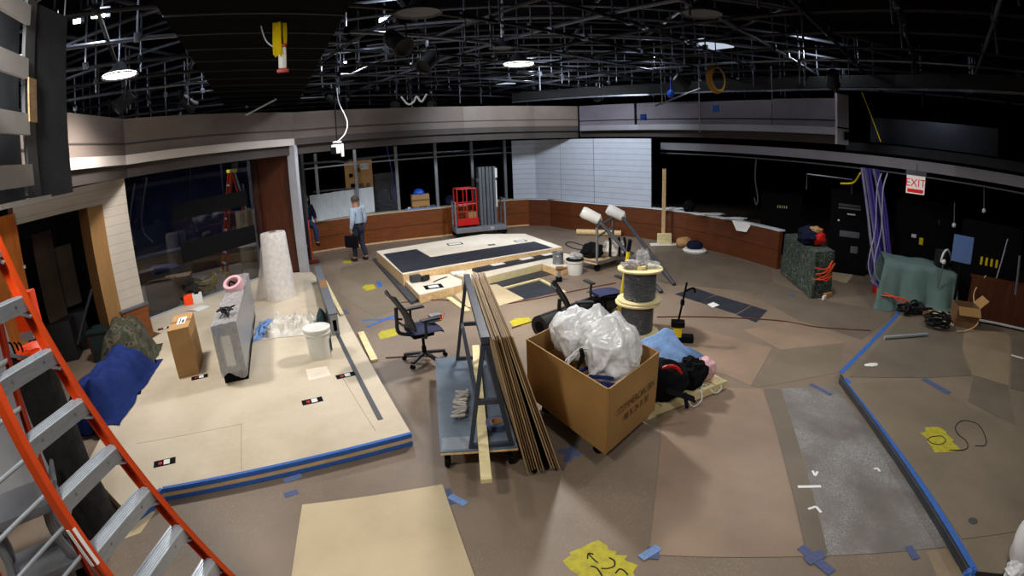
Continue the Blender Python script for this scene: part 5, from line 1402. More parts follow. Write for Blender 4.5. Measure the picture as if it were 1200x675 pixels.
tag(MB().blob(up(G(692, 292), .06), (.22, .16, .07), .3, 2, 4, 3, floor=.002).build('dark_rag', m_redcable), 'dark crumpled rag on the floor left of the pipe cart', 'cloth')
tag(MB().tube(spline([G(*p)+V((0, 0, .015)) for p in ((690, 291), (680, 287), (668, 284), (663, 287), (674, 292), (690, 294))]), .012, 6).build('floor_cable', m_blackcable), 'black cable on the floor left of the pipe cart', 'cable')
tag(MB().blob(up(G(746, 318), .12), (.16, .12, .14), .3, 2.2, 2, 3, floor=.002).build('tan_sack', m_cardD), 'small tan sack on the floor right of the pipe cart', 'sack')

# --- tall stick on a block, round bag by the wall
c = G(778.5, 281)*.955; c.z = 0; t = T('wooden_stick', 'tall pale wooden stick standing on a small block base by the wainscot', 'stick', c)
MB().prism([(c.x-.45, c.y-.18), (c.x+.48, c.y-.2), (c.x+.40, c.y+.16), (c.x-.38, c.y+.18)], 0, .006).build('paper_base', m_white, t)
MB().box(c+V((0, 0, .16)), (.40, .12, .30), bev=.01).build('block', m_pine2, t)
MB().bar(c+V((-.02, .07, .02)), c+V((0, .10, ZH(c, 779, 198))), .09, .05, up=(0, 1, 0)).build('upright', m_pine, t)
c = G(814, 295); t = T('round_light_bag', 'round pale-rimmed dark bag on the floor at the right wainscot', 'bag', c)
MB().lathe([(.01, 0), (.30, 0), (.33, .05), (.28, .09), (.01, .10)], c, 28).build('pale_rim', m_white, t)
MB().blob(c+V((0, 0, .17)), (.22, .20, .14), .2, 2, 3, 3, floor=.05).build('dark_top', m_navywall, t)
c2 = G(806, 287)*.975; c2.z = 0
tag(MB().blob(c2+V((-.1, .05, .13)), (.24, .17, .15), .2, 2.2, 5, 3, floor=.002).build('tan_sack', m_card), 'small tan sack behind the round dark bag at the wainscot', 'sack')
# plastic and gear along the right counter
for k, (tt_, s_, m_, lab) in enumerate(((.60, (.28, .08, .035), m_white, 'crumpled white plastic on the right counter near the tall stick'), (.655, (.14, .10, .16), m_black, 'small black gear lump on the right counter'), (.74, (.4, .08, .03), m_white, 'long crumpled white plastic along the middle of the right counter'),
        (.83, (.3, .08, .03), m_white, 'crumpled white plastic near the camouflaged end of the counter'))):
    p = along(WB2, tt_); q = V((p.x*1.008, p.y*1.008, .935+s_[2]*.8))
    tag(MB().blob(q, s_, .4, 3, k+3, 3, floor=.932, ridge=True).build('counter_plastic' if m_ is m_white else 'gear_lump', m_, ang=60), lab, 'plastic' if m_ is m_white else 'gear')
p = along(WB2, .86)
tag(MB().surf(lambda u, v: V((p.x*(.995-.01*v)+.35*(u-.5)*(1-.5*v), p.y*(.995-.01*v)-.45*(u-.5)*(1-.5*v), .94-.22*v)), 8, 6).build('hanging_plastic', m_white), 'white plastic flap hanging over the front of the right counter', 'plastic')

# --- black and yellow stick sweeper
c = G(797, 402); h = DI(805, 331, math.hypot(c.x, c.y)+.05)
t = T('stick_sweeper', 'black stick sweeper with yellow base standing behind the pallet', 'sweeper', c)
MB().box(c+V((.06, .06, .05)), (.32, .16, .10), rz=-.3, bev=.03).build('foot', m_black, t)
MB().box(c+V((-.05, .02, .17)), (.13, .10, .15), rz=-.3, bev=.03).build('yellow_body', m_yellow, t)
MB().box(c+V((-.05, .02, .30)), (.20, .16, .08), rz=-.3, bev=.02).build('black_cap', m_black, t)
q = c+V((-.05, .02, .32))
MB().tube([q, h], .016, 8).build('handle', m_black, t)
MB().tube(spline([lerp(q, h, .78), lerp(q, h, .80)+V((.12, 0, .03)), lerp(q, h, .74)+V((.16, 0, 0))]), .016, 8).build('hook', m_black, t)
MB().box(lerp(q, h, .5), (.05, .05, .08), bev=.01).build('clamp', m_black, t)
# ================================================================== FLOOR SHEETS AND MARKS
A1, B1, C1_ = G(760, 650), G(944, 652), G(893, 456)
D1_ = A1+(C1_-B1)
tag(MB().prism([p[:2] for p in (A1, B1, C1_, D1_)], .0, .005).build('floor_sheet', m_hard1), 'brown hardboard sheet on the floor right of the yellow paint mark', 'floor sheet')
floorquad('floor_sheet', ((946, 652), (1118, 640), (992, 470), (980, 453), (895, 456)), .004, m_scuff, 'scuffed grey sheet with pale scratches along the right platform edge', 'floor sheet')
floorquad('floor_sheet', ((946, 652), (970, 649), (915, 456), (895, 456)), .0048, m_hard3, 'narrow olive strip between brown sheet and scuffed sheet', 'floor sheet')
a, b, c, d = G(354.6, 592.5), G(518.8, 568.5), V((-.25, 1.9, 0)), V((-1.62, 1.55, 0))
tag(MB().prism([p[:2] for p in (a, b, b+(V((.345, -1.12, 0))), a+V((.27, -1.16, 0)))], 0, .012).build('tan_board', m_tansheet), 'large tan board lying on the floor in the foreground', 'board')
floorquad('floor_sheet', ((1085, 646), (1108, 643), (1140, 690), (1108, 700)), .003, m_hard4, 'tan scrap sheet at the foot of the right platform edge', 'floor sheet')
floorquad('floor_sheet', ((870, 387), (930, 376), (990, 402), (915, 410)), .003, m_hard1, 'tan floor sheet beyond the black vinyl tiles at the right', 'floor sheet')
floorquad('floor_sheet', ((700, 392), (790, 378), (905, 408), (880, 452), (852, 440)), .003, m_hard1, 'brown floor sheet behind the pallet', 'floor sheet')
floorquad('floor_sheet', ((915, 411), (988, 403), (984, 436), (890, 454), (880, 452)), .003, m_hard2, 'dark olive floor sheet beside the corner of the right platform', 'floor sheet')
floorquad('floor_sheet', ((905, 330), (962, 352), (1050, 366), (1010, 398), (935, 375), (880, 345)), .003, m_hard3, 'dark floor sheet before the camouflaged cabinet', 'floor sheet')
floorquad('floor_sheet', ((400, 313), (436, 306), (480, 356), (440, 372), (395, 345)), .003, m_hard2, 'olive floor sheet between the riser and the timber platform', 'floor sheet')
floorquad('floor_sheet', ((770, 282), (800, 287), (905, 315), (905, 330), (880, 342), (760, 330)), .003, m_hard3, 'dark floor sheet along the curved wainscot', 'floor sheet')
for pts, lab in ((((791, 345), (814, 337.5), (838, 345.5), (818, 354)), 'first black vinyl tile nearest the cable reels, in a row of three'), (((819, 354), (839, 346), (880, 358), (862, 368)), 'middle black vinyl tile with a white card on it'), (((863, 369), (881, 358.5), (899, 364), (886, 378)), 'last black vinyl tile at the far right of the row of three')):
    floorquad('vinyl_tile', pts, .006, m_mat, lab, 'tile')
floorquad('white_card', ((829, 357), (836, 354.5), (843, 358), (835, 361)), .003, m_white, 'small white card on the middle black vinyl tile', 'card', .0, .006)

def ymark(name_pts, z, label, ink):
    c = V((0, 0, 0))
    for p in name_pts: c += G(*p, z)
    c /= len(name_pts)
    t = T('paint_mark', label, 'paint mark', c)
    MB().prism([G(*p, z)[:2] for p in name_pts], z, z+.0016).build('yellow_paint', m_yellowpaint, t)
    for pts in ink: MB().tube(spline([up(G(*p, z), z+.0022) for p in pts], 5), .006, 5).build('ink_line', m_inkblk, t)
Y0 = 675-195
def zz(x, y): return (600+x*.2888, 480+y*.2888)
ymark([zz(*p) for p in ((205, 615), (240, 590), (232, 580), (300, 553), (318, 540), (350, 530), (385, 552), (392, 570), (425, 575), (420, 590), (470, 592), (455, 610), (512, 632), (490, 660), (500, 680), (470, 720), (390, 740), (290, 705), (270, 670), (240, 655))], .0, 'big yellow paint patch with drawn arrow in the foreground', [
    [zz(348, 622), zz(328, 605), zz(310, 585)], [zz(306, 606), zz(310, 585), zz(330, 588)], [zz(395, 602), zz(415, 615), zz(415, 635), zz(390, 645), zz(362, 645)], [zz(320, 635), zz(345, 645), zz(365, 675)], [zz(420, 665), zz(435, 648), zz(455, 655), zz(470, 672)]])
def zr(x, y): return (854+x*.2888, 480+y*.2888)
RZ = .14
ymark([zr(*p) for p in ((775, 95), (800, 90), (795, 72), (850, 70), (880, 88), (885, 100), (915, 125), (905, 130), (940, 160), (900, 172), (835, 175), (822, 150), (805, 130), (810, 120))], RZ+.005, 'yellow paint patch with ring drawing on the right platform', [
    [zr(*p) for p in ((820, 112), (860, 108), (880, 125), (860, 142), (825, 138), (808, 122), (820, 112))], [zr(*p) for p in ((895, 165), (950, 165), (970, 150), (960, 125), (930, 100), (920, 70), (950, 45), (1010, 60), (1040, 110), (1040, 145), (1000, 148))]])
ymark([(443, 392), (447, 388), (466, 384), (469, 391), (462, 394), (446, 398)], 0, 'yellow paint patch beside the blue tape cross near the riser', [])
ymark([(424, 337), (428, 334), (438, 333), (441, 338), (430, 341)], .003, 'small yellow paint patch beside a blue tape piece on the olive sheet', [])
ymark([(597, 377), (604, 373), (620, 372), (624, 378), (612, 382), (601, 382)], 0, 'yellow paint patch on the floor left of the flooring roll', [])
ymark([(401, 307), (407, 304), (413, 304), (412, 308), (403, 309)], 0, 'small yellow paint patch at the feet of the man in blue', [])
def tape(p, q, w_, label, mat=None, z=.0, grp=None):
    return tag(MB().prism([v[:2] for v in strip(G(*p, z), G(*q, z), w_, z)], z, z+.0022).build('tape_mark', mat or m_bluetapeD), label, 'tape mark', grp)
tape((655, 528), (680, 533), .08, 'blue tape strip, wider arm of the floor cross beside the cardboard bin'); tape((673, 522), (664, 541), .08, 'blue tape strip, steep arm of the floor cross beside the cardboard bin', z=.0023)
tape((424, 375), (466, 374), .06, 'blue tape strip, level arm of the floor cross by the black office chair', m_bluetape); tape((430, 383), (464, 369), .06, 'blue tape strip, slanting arm of the floor cross by the black office chair', m_bluetape, .0023)
tape((938, 641), (975, 671), .09, 'long blue tape strip, long arm of the cross at the scuffed sheet corner', None, .0052); tape((945, 658), (965, 648), .09, 'short blue tape strip, short arm of the cross at the scuffed sheet corner', None, .0075)
tape((523, 573), (531, 591), .07, 'dark blue tape strip at the corner of the tan foreground board'); tape((527, 581), (546, 591), .07, 'pale blue tape strip at the corner of the tan foreground board', m_bluetape2, .0023)
tape((333, 581), (349, 576), .08, 'worn blue tape piece on the floor above the tan foreground board'); tape((333, 564), (353, 557), .07, 'pale tape piece close under the riser front edge', m_bluetape2)
tape((766, 641), (765, 655), .09, 'dark blue tape piece at the near left corner of the brown sheet', None, .0052); tape((751, 654), (772, 641), .07, 'pale tape piece at the near left corner of the brown sheet', m_bluetape2, .0076)
tape((1064, 640), (1074, 655), .08, 'blue tape piece at the near edge of the scuffed sheet', None, .0042)
tape((950, 450), (974, 463), .07, 'blue tape piece at the far end of the scuffed sheet', None, .0042)
tape((1082, 444), (1112, 461), .12, 'wide worn purple-blue tape strip on the right platform', None, RZ+.0052)
tape((443, 330), (446, 336), .10, 'bright blue tape piece beside the small yellow patch', m_bluetape, .0032)
tape((403, 363), (407, 368), .08, 'small dull blue tape piece at the riser edge')
tape((924, 345), (931, 347), .10, 'tiny blue tape piece on the dark sheet at right', None, .0032)
tape((935, 570.5), (962, 570), .035, 'white straight tape line on the scuffed sheet', m_whitetape, .0050)
for k, (a_, b_, c_) in enumerate((((952, 552), (955, 558), (958, 553)), ((947, 597), (956, 594), (962, 601)), ((1024, 550), (1028, 549), (1031, 553)))):
    tag(MB().prism([v[:2] for v in strip(G(*a_), G(*b_), .025, 0)], .005, .0062).prism([v[:2] for v in strip(G(*b_), G(*c_), .025, 0)], .005, .0066).build('corner_mark', m_whitetape),
        ['white corner mark nearest the straight white line', 'white corner mark closest to the camera on the scuffed sheet', 'white corner mark farthest right on the scuffed sheet'][k], 'tape mark')
for k, pts in enumerate((((560, 362), (620, 352), (690, 338), (722, 332)), ((600, 385), (640, 372), (700, 352)), ((770, 372), (830, 372), (910, 376), (960, 384), (1020, 388)), ((470, 355), (520, 352), (550, 360)), ((452, 420), (500, 418), (520, 424)))):
    tag(MB().tube(spline([up(G(*p), .012) for p in pts], 8), .010, 5).build('floor_cable', m_redcable), ['thin red-brown cable on the floor before the timber platform', 'red-brown cable beside the flooring roll', 'long red-brown cable across the floor to the right platform', 'dark cable beside the office chair back', 'dark cable on the floor under the office chair'][k], 'cable')

# ================================================================== RIGHT SIDE
E0, E1, E2 = G(985, 437, RZ), G(1057, 363, RZ), G(1143, 669, RZ)
rp = [E0, E2, V((4.6, .55, 0)), V((8, -1.0, 0)), V((11.3, -.5, 0)), V((11.3, 2.45, 0)), V((10.5, 3.55, 0)), V((9.5, 4.72, 0)), V((8.75, 5.5, 0)), V((8.15, 6.0, 0)), E1]
t = T('stage_platform', 'wide low platform on the right with blue tape along its edges', 'stage platform', up(E0, 0))
MB().prism([p[:2] for p in rp], .001, RZ-.008).build('frame', m_darkgrey, t)
MB().prism([p[:2] for p in rp], RZ-.008, RZ).build('deck', m_hard2, t)
for a, b in ((G(991, 443.5, RZ), E2), (E0, E1)):
    MB().prism([v[:2] for v in strip(a, b, .065, RZ)], RZ, RZ+.002).build('blue_tape', m_bluetape, t)
d = (E2-E0).normalized(); n = V((d.y, -d.x, 0)); n = n if n.x < 0 else -n
MB().slab([E0+d*.2+n*.004-V((0, 0, .03)), E2-d*.1+n*.004-V((0, 0, .03)), E2-d*.1+n*.004, E0+d*.2+n*.004], .003).build('blue_tape', m_bluetape, t)
MB().slab([E0+n*.003-V((0, 0, .06)), E2+n*.003-V((0, 0, .06)), E2+n*.003-V((0, 0, .045)), E0+n*.003-V((0, 0, .045))], .003).build('pale_line', m_midgrey, t)
MB().blob(E2+V((-.02, .02, -.04)), (.06, .05, .05), .4, 3, 3, 3).build('tape_wad', m_bluetape, t, 'wad of blue tape at the near corner')
MB().lathe([(.02, RZ), (.055, RZ), (.055, RZ+.006), (.02, RZ+.006)], up(G(1140, 611, RZ), 0), 18, None, 1, .8).build('drain_ring', m_darkgrey, t, 'small dark ring let into the deck')
def rsheet(pts, mat, lab, k): floorquad('floor_sheet', pts, .0045, mat, lab, 'floor sheet', RZ+.0003*k)
rsheet(((994, 450), (1082, 444), (1140, 480), (1200, 500), (1215, 619), (1127, 632)), m_hard2, 'big olive-brown sheet on the near part of the right platform', 0)
rsheet(((1130, 386), (1180, 390), (1184, 396), (1182, 452), (1140, 440), (1128, 411)), m_hard4, 'tan sheet lying on the right platform near the dark wainscot', 1)
rsheet(((1141, 440.5), (1181, 453), (1190, 500), (1134, 470)), m_hard3, 'dark sheet below the tan sheet on the right platform', 1)
rsheet(((1186, 396), (1225, 404), (1240, 470), (1184, 455)), m_hard3, 'dark sheet at the far right border of the right platform', 1)
rsheet(((1060, 368), (1110, 372), (1128, 384), (1126, 412), (1138, 440), (1083, 443), (995, 442)), m_hard3, 'dark worn sheet at the far part of the right platform', 0)
tag(MB().tube([up(G(1036, 398, RZ), RZ+.032), up(G(1086, 394, RZ), RZ+.032)], .028, 12).build('steel_pipe', m_alu), 'short bright steel pipe lying on the right platform', 'pipe')
tag(MB().bar(up(G(1185, 417, RZ), RZ+.012), up(G(1199, 421, RZ), RZ+.012), .05, .012).build('white_strip', m_white), 'short white strip on the far right of the right platform', 'strip')
tag(MB().blob(up(G(1021, 428, RZ), RZ+.008), (.12, .05, .008), .4, 3, 3, 3).build('plaster_crumb', m_white), 'pale plaster crumb on the right platform near its corner', 'scrap')
# cable heap and coil
c = up(G(1068, 366, RZ), RZ); rr = random.Random(31)
tag(MB().tube(spline([c+V((rr.uniform(-.38, .36), rr.uniform(-.22, .22), .02+rr.uniform(0, .13))) for k in range(46)], 4), .020, 6).build('cable_heap', m_blackcable), 'heap of black cable at the far corner of the right platform', 'cable')
tag(MB().tube(spline([c+V((.25+rr.uniform(-.25, .2), -.22+rr.uniform(-.14, .14), .02+rr.uniform(0, .07))) for k in range(16)], 4), .018, 6).build('cable_heap', m_cardD), 'brown-orange cord tangled before the heap of black cable', 'cable')
c = up(G(1098, 383, RZ), RZ)
tag(MB().tube([c+V(((.25+.05*math.sin(x*1.7))*math.cos(x), (.19+.04*math.cos(x*1.3))*math.sin(x), .02+.012*x/3+.02*math.sin(x*2.3)**2)) for x in [k*.3 for k in range(150)]]+[c+V((.5, .02, .02)), c+V((.58, .1, .02)), c+V((.45, .14, .02))], .016, 6).build('cable_coil', m_blackcable),
    'coiled black cable on the right platform beside the cardboard box', 'cable')
# tarp-covered desk
TA, TB = G(1030, 361, 0), G(1108, 366, .1); TB = up(TB, 0)
d = (TB-TA).normalized(); n = V((-d.y, d.x, 0)); ln = (TB-TA).length
tt_ = T('covered_desk', 'low desk hidden under a grey-green tarp at the right', 'desk', TA+d*ln/2+n*.5)
MB().prism([p[:2] for p in (TA+d*.30+n*.22, TB-d*.10+n*.22, TB-d*.10+n*1.0, TA+d*.30+n*1.0)], RZ+.01, .80).build('desk_body', m_black, tt_)
def tarpf(u, v):
    # u along the desk, v from the floor in front, over the top and down behind
    L_ = [(0, 0.0), (.18, .86), (.26, .90), (1.0, .92), (1.15, .3)]
    s_ = v*4; i = min(3, int(s_)); f = s_-i
    o = lerp(L_[i][0], L_[i+1][0], f); z = lerp(L_[i][1], L_[i+1][1], f)
    fold = (1-z/.92)
    o += -.16*fold*abs(math.sin(u*9+1))*(z < .86)+.05*N3(u*9, v*3, 2)*fold
    sag = -.10*max(0, u-.1)-.05*math.sin(u*7)*(.4 if z > .5 else 0)
    uu = u*(1+.04*fold)-.02
    x = uu+(-.10*fold if u < .12 else 0)
    zb = RZ+.008 if (0.20 < u) else .008
    return TA+d*(ln*1.12*x+.05)+n*o+V((0, 0, max(zb, z+sag*(z/.9)+.02*N3(u*6, v*5, 7))))
tag(MB().surf(tarpf, 50, 44).build('green_tarp', m_tarp, ang=80), 'grey-green tarp draped over the low desk at the right', 'tarp')
rr = random.Random(2)
c = TA+d*.05+n*-.02
for k, (p, q) in enumerate(((V((-.12, .30)), V((.55, .30))), (V((-.05, .42)), V((.52, .02))), (V((.1, .35)), V((.6, .12))))):
    a = TA+d*(p.x*.9+.1)-n*.06+V((0, 0, .12+.5*p.y)); b = TA+d*(q.x*.9+.1)-n*.10+V((0, 0, .10+.5*q.y))
    tag(MB().tube(spline([a, lerp(a, b, .5)-n*.05+V((0, 0, .03)), b], 6), .013, 6).build('orange_cord', m_orangecable), ['level orange cord on the left end of the tarp', 'slanting orange cord crossing the tarp down to the right', 'lower orange cord on the left end of the tarp'][k], 'cord')
# gear on the tarp: dark case with white cable, box
c = TA+d*ln*.93+n*.55+V((0, 0, .86)); t = T('gear_case', 'small black gear case with white cable loop on the tarp', 'case', c)
MB().box(c+V((0, 0, .16)), (.30, .26, .32), rz=-.4, bev=.05).build('case', m_rubber, t)
MB().tube(arc((c.x-.02, c.y-.16), .14, 0, PI, 12, 0) and [V((c.x-.16+.30*math.cos(PI*(1-k/12))*.5+.10, c.y-.15, c.z+.12+.24*math.sin(PI*k/12))) for k in range(13)], .022, 8).build('white_loop', m_whitecable, t)
c = G(1129, 374, RZ)*.965; c = up(c, RZ+.005); t = T('cardboard_box', 'open brown cardboard box on the right platform by the dark wainscot', 'box', c)
xf = Matrix.Translation(c) @ Matrix.Rotation(-.55, 4, 'Z')
for x, y, sx, sy in ((0, -.20, .46, .012), (0, .20, .46, .012), (-.23, 0, .012, .40), (.23, 0, .012, .40)): MB(xf).box((x, y, .18), (sx, sy, .36)).build('side', m_cardD, t)
MB(xf).box((0, 0, .006), (.45, .39, .008)).build('bottom', m_cardD, t)
MB(xf).slab([(-.23, -.20, .36), (.23, -.20, .36), (.26, -.26, .22), (-.20, -.26, .22)], .008).build('flap', m_card, t)
MB(xf).slab([(.23, -.2, .36), (.23, .2, .36), (.40, .22, .50), (.40, -.18, .50)], .008).build('flap', m_card, t)
tag(MB().tube(spline([G(1155, 326, .9)+V((0, 0, .05)), V((c.x+.38, c.y+.15, .62)), V((c.x+.1, c.y-.3, .30)), V((c.x-.25, c.y-.34, .17)), V((c.x-.5, c.y-.3, .16))], 8), .011, 6).build('tan_cable', m_pine), 'thin tan cord trailing from the wainscot past the cardboard box', 'cord')
tag(MB().prism([G(*p, RZ)[:2] for p in ((1080, 363), (1108, 366), (1128, 378), (1120, 383), (1090, 373))], RZ+.006, RZ+.010).build('paper_sheet', m_pine2), 'pale paper sheets at the foot of the tarp', 'paper')
# camouflage-draped cabinet
K0, K1, K2 = G(916, 321), G(950, 350), G(972, 347)
K3 = K0+(K2-K1)
t = T('equipment_cabinet', 'tall cabinet under leafy camouflage cloth at the end of the wainscot', 'cabinet', up((K0+K2)/2, 0))
ctr = (K0+K1+K2+K3)/4
MB().prism([lerp(p, ctr, .10)[:2] for p in (K0, K1, K2, K3)], .0, .86).build('cabinet_body', m_rubber, t)
def camf(u, v):
    per = [K0, K1, K2, K3, K0]; s_ = u*4; i = min(3, int(s_)); p = lerp(per[i], per[i+1], s_-i)
    if v <= .75:
        z = .02+.90*v/.75; k = .0
    else: z = .92+.0; k = (v-.75)/.25
    q = lerp(p, ctr, k)
    o = (p-ctr).normalized()*(.05*N3(u*16, v*4, 3)*(1-k)*(1-.4*v)+.03*(1-v))
    return V((q.x+o.x, q.y+o.y, z+.03*N3(u*6, v*5, 8)*k))
MB().surf(camf, 80, 24).build('camouflage_cloth', m_camoD, t, 'leafy camouflage cloth')
d = (K2-K1).normalized(); n = V((d.y, -d.x, 0)); n = n if n.dot(K1-ctr) > 0 else -n
rr = random.Random(14); w_ = (K2-K1).length
for k in range(7):
    z0, z1 = rr.uniform(.34, .86), rr.uniform(.30, .84)
    a, b = K1+d*(w_*rr.uniform(-.1, .2))+n*.05, K1+d*(w_*rr.uniform(.8, 1.0))+n*.05
    tag(MB().tube(spline([up(a, z0), up(lerp(a, b, .5)+n*.04, (z0+z1)/2-.05), up(b, z1)], 6), .013, 6).build('orange_cord', m_orangecable), 'orange cord wrapped around the camouflaged cabinet front', 'cord', 'orange cords on the cabinet')
c = lerp(ctr, K1, .35); c = up(c, .95); t = T('jacket_bundle', 'dark jacket bundle with red and tan cloth on the camouflaged cabinet', 'bundle', c)
MB().blob(c+V((-.05, .05, .16)), (.26, .22, .19), .3, 2.3, 5, 4, floor=.945).build('dark_cloth', m_navywall, t)
MB().blob(c+V((.10, -.10, .13)), (.17, .13, .13), .3, 2.3, 8, 3, floor=.945).build('red_cloth', m_red, t)
MB().blob(c+V((.08, -.02, .28)), (.16, .13, .08), .4, 2.6, 3, 3).build('tan_cloth', m_card, t)
tag(MB().box(G(967, 349, 0)+V((.05, .08, .05)), (.26, .20, .10), rz=.4, bev=.01).build('cardboard_scrap', m_card), 'small tan cardboard scrap at the foot of the camouflaged cabinet', 'scrap')
tag(MB().box(up(G(962, 351), .05)+V((.04, -.05, 0)), (.10, .04, .08), rz=.4, bev=.006).build('white_tag', m_white), 'small white tag at the foot of the camouflaged cabinet', 'tag')
floorquad('paper_sheet', ((974, 316), (1000, 322), (992, 332), (974, 327)), .004, m_tansheet, 'pale cardboard flat on the dark floor behind the camouflaged cabinet', 'cardboard', .0)
for k, (px, py) in enumerate(((1026, 343), (1031, 346), (1034, 340))):
    tag(MB().box(up(G(px, py), .07), (.10, .16, .14), rz=.5, bev=.01).build('small_carton', m_red if k == 0 else m_card), ['small red carton standing left of the tarp', 'small tan carton standing left of the tarp', 'small tan carton behind two others left of the tarp'][k], 'box')
# bundle of hanging network cables
rr = random.Random(77)
bot = up(G(1040, 334), .03); top = DI(1020, 202, math.hypot(bot.x, bot.y)-.25)
for k in range(34):
    dx, dy = rr.uniform(-.24, .2), rr.uniform(-.15, .15); fl = rr.uniform(-.35, .45)
    p0 = top+V((dx*.9, dy, .08)); p1 = lerp(top, bot, .3)+V((dx*1.15+.03, dy, -.05)); p2 = lerp(top, bot, .7)+V((dx*1.1-.05, dy, 0)); p3 = bot+V((dx*1.3+fl*.4, dy+fl*-.3, rr.uniform(0, .08)))
    p4 = p3+V((fl*.6+.15, -.25-.2*abs(fl), -p3.z+.03))
    tag(MB().tube(spline([p0, p1, p2, p3, p4], 7), rr.uniform(.020, .032), 6).build('network_cable', m_purple if k % 3 else m_lilac), 'one of many purple and grey cables hanging in a thick bundle', 'cable', 'hanging cable bundle')
for k, px in enumerate((1033, 1040)):
    p = DI(px, 203, 10.8)
    tag(MB().tube(spline([p, p+V((-.10, 0, -.35)), p+V((-.06, 0, -1.1)), p+V((-.14, -.02, -1.9)), up(p, .05)+V((.3, -.2, 0))], 7), .014, 6).build('loose_cable', m_lilac), ['pale loose cable right beside the purple bundle', 'second pale loose cable right of the purple bundle'][k], 'cable')
# exit sign
p = DI(1073, 216.5, 11.0); fx = V((p.y, -p.x, 0)).normalized(); fy = V((-p.x, -p.y, 0)).normalized()
t = T('exit_sign', 'white exit sign with red letters hanging under the silver rail', 'exit sign', p)
R_ = Matrix((fx, -fy, V((0, 0, 1)))).transposed()
MB().box(p, (.40, .07, .36), rot=R_, bev=.012).build('sign_body', m_signw, t)
MB().box(p+V((0, 0, .23)), (.44, .10, .10), rot=R_, bev=.01).build('mount_bracket', m_midgrey, t)
MB().tube([p+V((0, 0, .27)), p+V((0, 0, .42))], .02, 8).build('mount_rod', m_steel, t)
text('EXIT', .215, p+fy*.037+V((0, 0, .03)), fx, (0, 0, 1), m_signr, t, 'exit_letters')
MB().box(p+fy*.037+V((0, 0, -.12)), (.34, .006, .07), rot=R_).build('red_stripe', m_signr, t)
# dark equipment beyond the right counter
def rack(px, dist, w_, h_, z0, label, units):
    c = DI(px, 290, dist); c = up(c, 0); rz = math.atan2(-c.x, c.y)*.9
    t = T('equipment_rack', label, 'rack', c)
    MB().box(c+V((0, 0, h_/2)), (w_, .6, h_), rz=rz, bev=.01).build('cabinet', m_black, t)
    R3 = Matrix.Rotation(rz, 3, 'Z')
    for x, z, ww, hh, m_ in units: MB().box(c+R3 @ V((x, -.31, z)), (ww, .03, hh), rz=rz, bev=.004).build('front_panel', m_, t)
rack(993, 12.9, 1.0, 1.95, 0, 'black equipment rack left of the purple cable bundle', [(-.05, 1.62, .55, .05, m_pipe2), (-.05, 1.55, .55, .04, m_midgrey), (0, 1.42, .2, .03, m_white), (0, .95, .5, .14, m_midgrey), (.15, .60, .18, .16, m_midgrey), (-.3, 1.25, .04, .04, m_white)])
rack(912, 14.2, 1.1, 1.6, 0, 'black equipment rack behind the end of the right counter', [(-.1+.06*k, 1.28, .025, .07, m_pine2) for k in range(5)])
rack(1160, 12.0, 1.4, 1.75, 0, 'black equipment rack with four yellow marks beyond the dark wainscot', [(-.18+.12*k, 1.02, .055, .16, m_yellow) for k in range(4)])
rack(1082, 13.2, 1.6, 1.9, 0, 'wide black equipment rack behind the tarp', [(-.3, 1.1, .12, .08, m_white), (-.1, 1.0, .10, .16, m_yellow), (.3, 1.5, .03, .10, m_pipe2)])
p = DI(1128, 292, 10.6); t = T('blue_monitor', 'small blue-lit monitor panel beyond the tarp', 'monitor', up(p, 0))
rzz = math.atan2(-p.x, p.y)
MB().box(p, (.42, .06, .50), rz=rzz, bev=.01).build('screen', M('screen_blue', (70, 90, 130), .3, emit=.25), t)
MB().tube([p-V((0, 0, .25)), up(p, .03)], .03, 8).build('stand', m_black, t)
MB().lathe([(.02, 0), (.2, 0), (.2, .03), (.02, .03)], up(p, 0), 18).build('base', m_black, t)
for k, (px, py, r_) in enumerate(((1118, 264, 11.4), (1153, 247, 11.4), (1106, 307, 10.4))):
    p = DI(px, py, r_); t = T('small_sensor', ['small pale knob lamp in the dark above the tarp', 'small pale knob lamp in the dark at the far right', 'small white clip low in the dark above the tarp'][k], 'fitting', p)
    MB().blob(p, (.05, .04, .05), .1, 2, k, 3).build('cap', m_white, t)
    MB().tube([p, p+V((0, .05, .45 if k < 2 else -.5))], .012, 6).build('stem', m_midgrey, t)
tag(MB().tube([DI(1181, 280, 9.4), DI(1168, 326, 9.2)], .016, 6).build('slanting_rod', m_pipe2), 'thin pale slanting rod beyond the dark wainscot', 'rod')
tag(MB().tube([DI(1195, 300, 8.6), DI(1190, 345, 8.6)], .022, 6).build('slanting_rod', m_midgrey), 'dark rod at the far right edge beyond the dark wainscot', 'rod')
p = DI(945, 222, 12.2)
tag(MB().tube([p, p+V((0, 0, .35)), p+V((.9, -.6, .32)), p+V((.9, -.6, 0))], .018, 6).build('pipe_bracket', m_pipe2), 'thin bent pipe bracket under the silver rail', 'bracket')
tag(MB().tube(spline([DI(985, 215, 11.6), DI(1000, 214, 11.5), DI(1008, 203, 11.2)], 6), .02, 6).build('yellow_rope', m_yellow), 'short yellow cord near the top of the purple bundle', 'cord')
tag(MB().tube(spline([DI(886, 187, 13.2), DI(885, 210, 13.2), DI(888, 232, 13.3), DI(886, 240, 13.3), DI(884, 232, 13.2)], 6), .018, 6).build('hanging_cable', m_midgrey), 'dim grey cord hanging under the silver rail left of the bracket', 'cord')
# white bag close by at the lower right
c = up(G(1196, 668, RZ), RZ+.006)
t = T('white_bundle', 'white bundle with pale plastic at the lower right corner', 'bundle', c)
MB().blob(c+V((.03, .04, .24)), (.20, .18, .27), .10, 2, 4, 4, floor=RZ+.007).build('white_cloth', m_white, t)
MB().blob(c+V((-.14, -.02, .07)), (.11, .10, .08), .35, 2.6, 9, 4, floor=RZ+.007).build('plastic_wrap', m_bag, t)

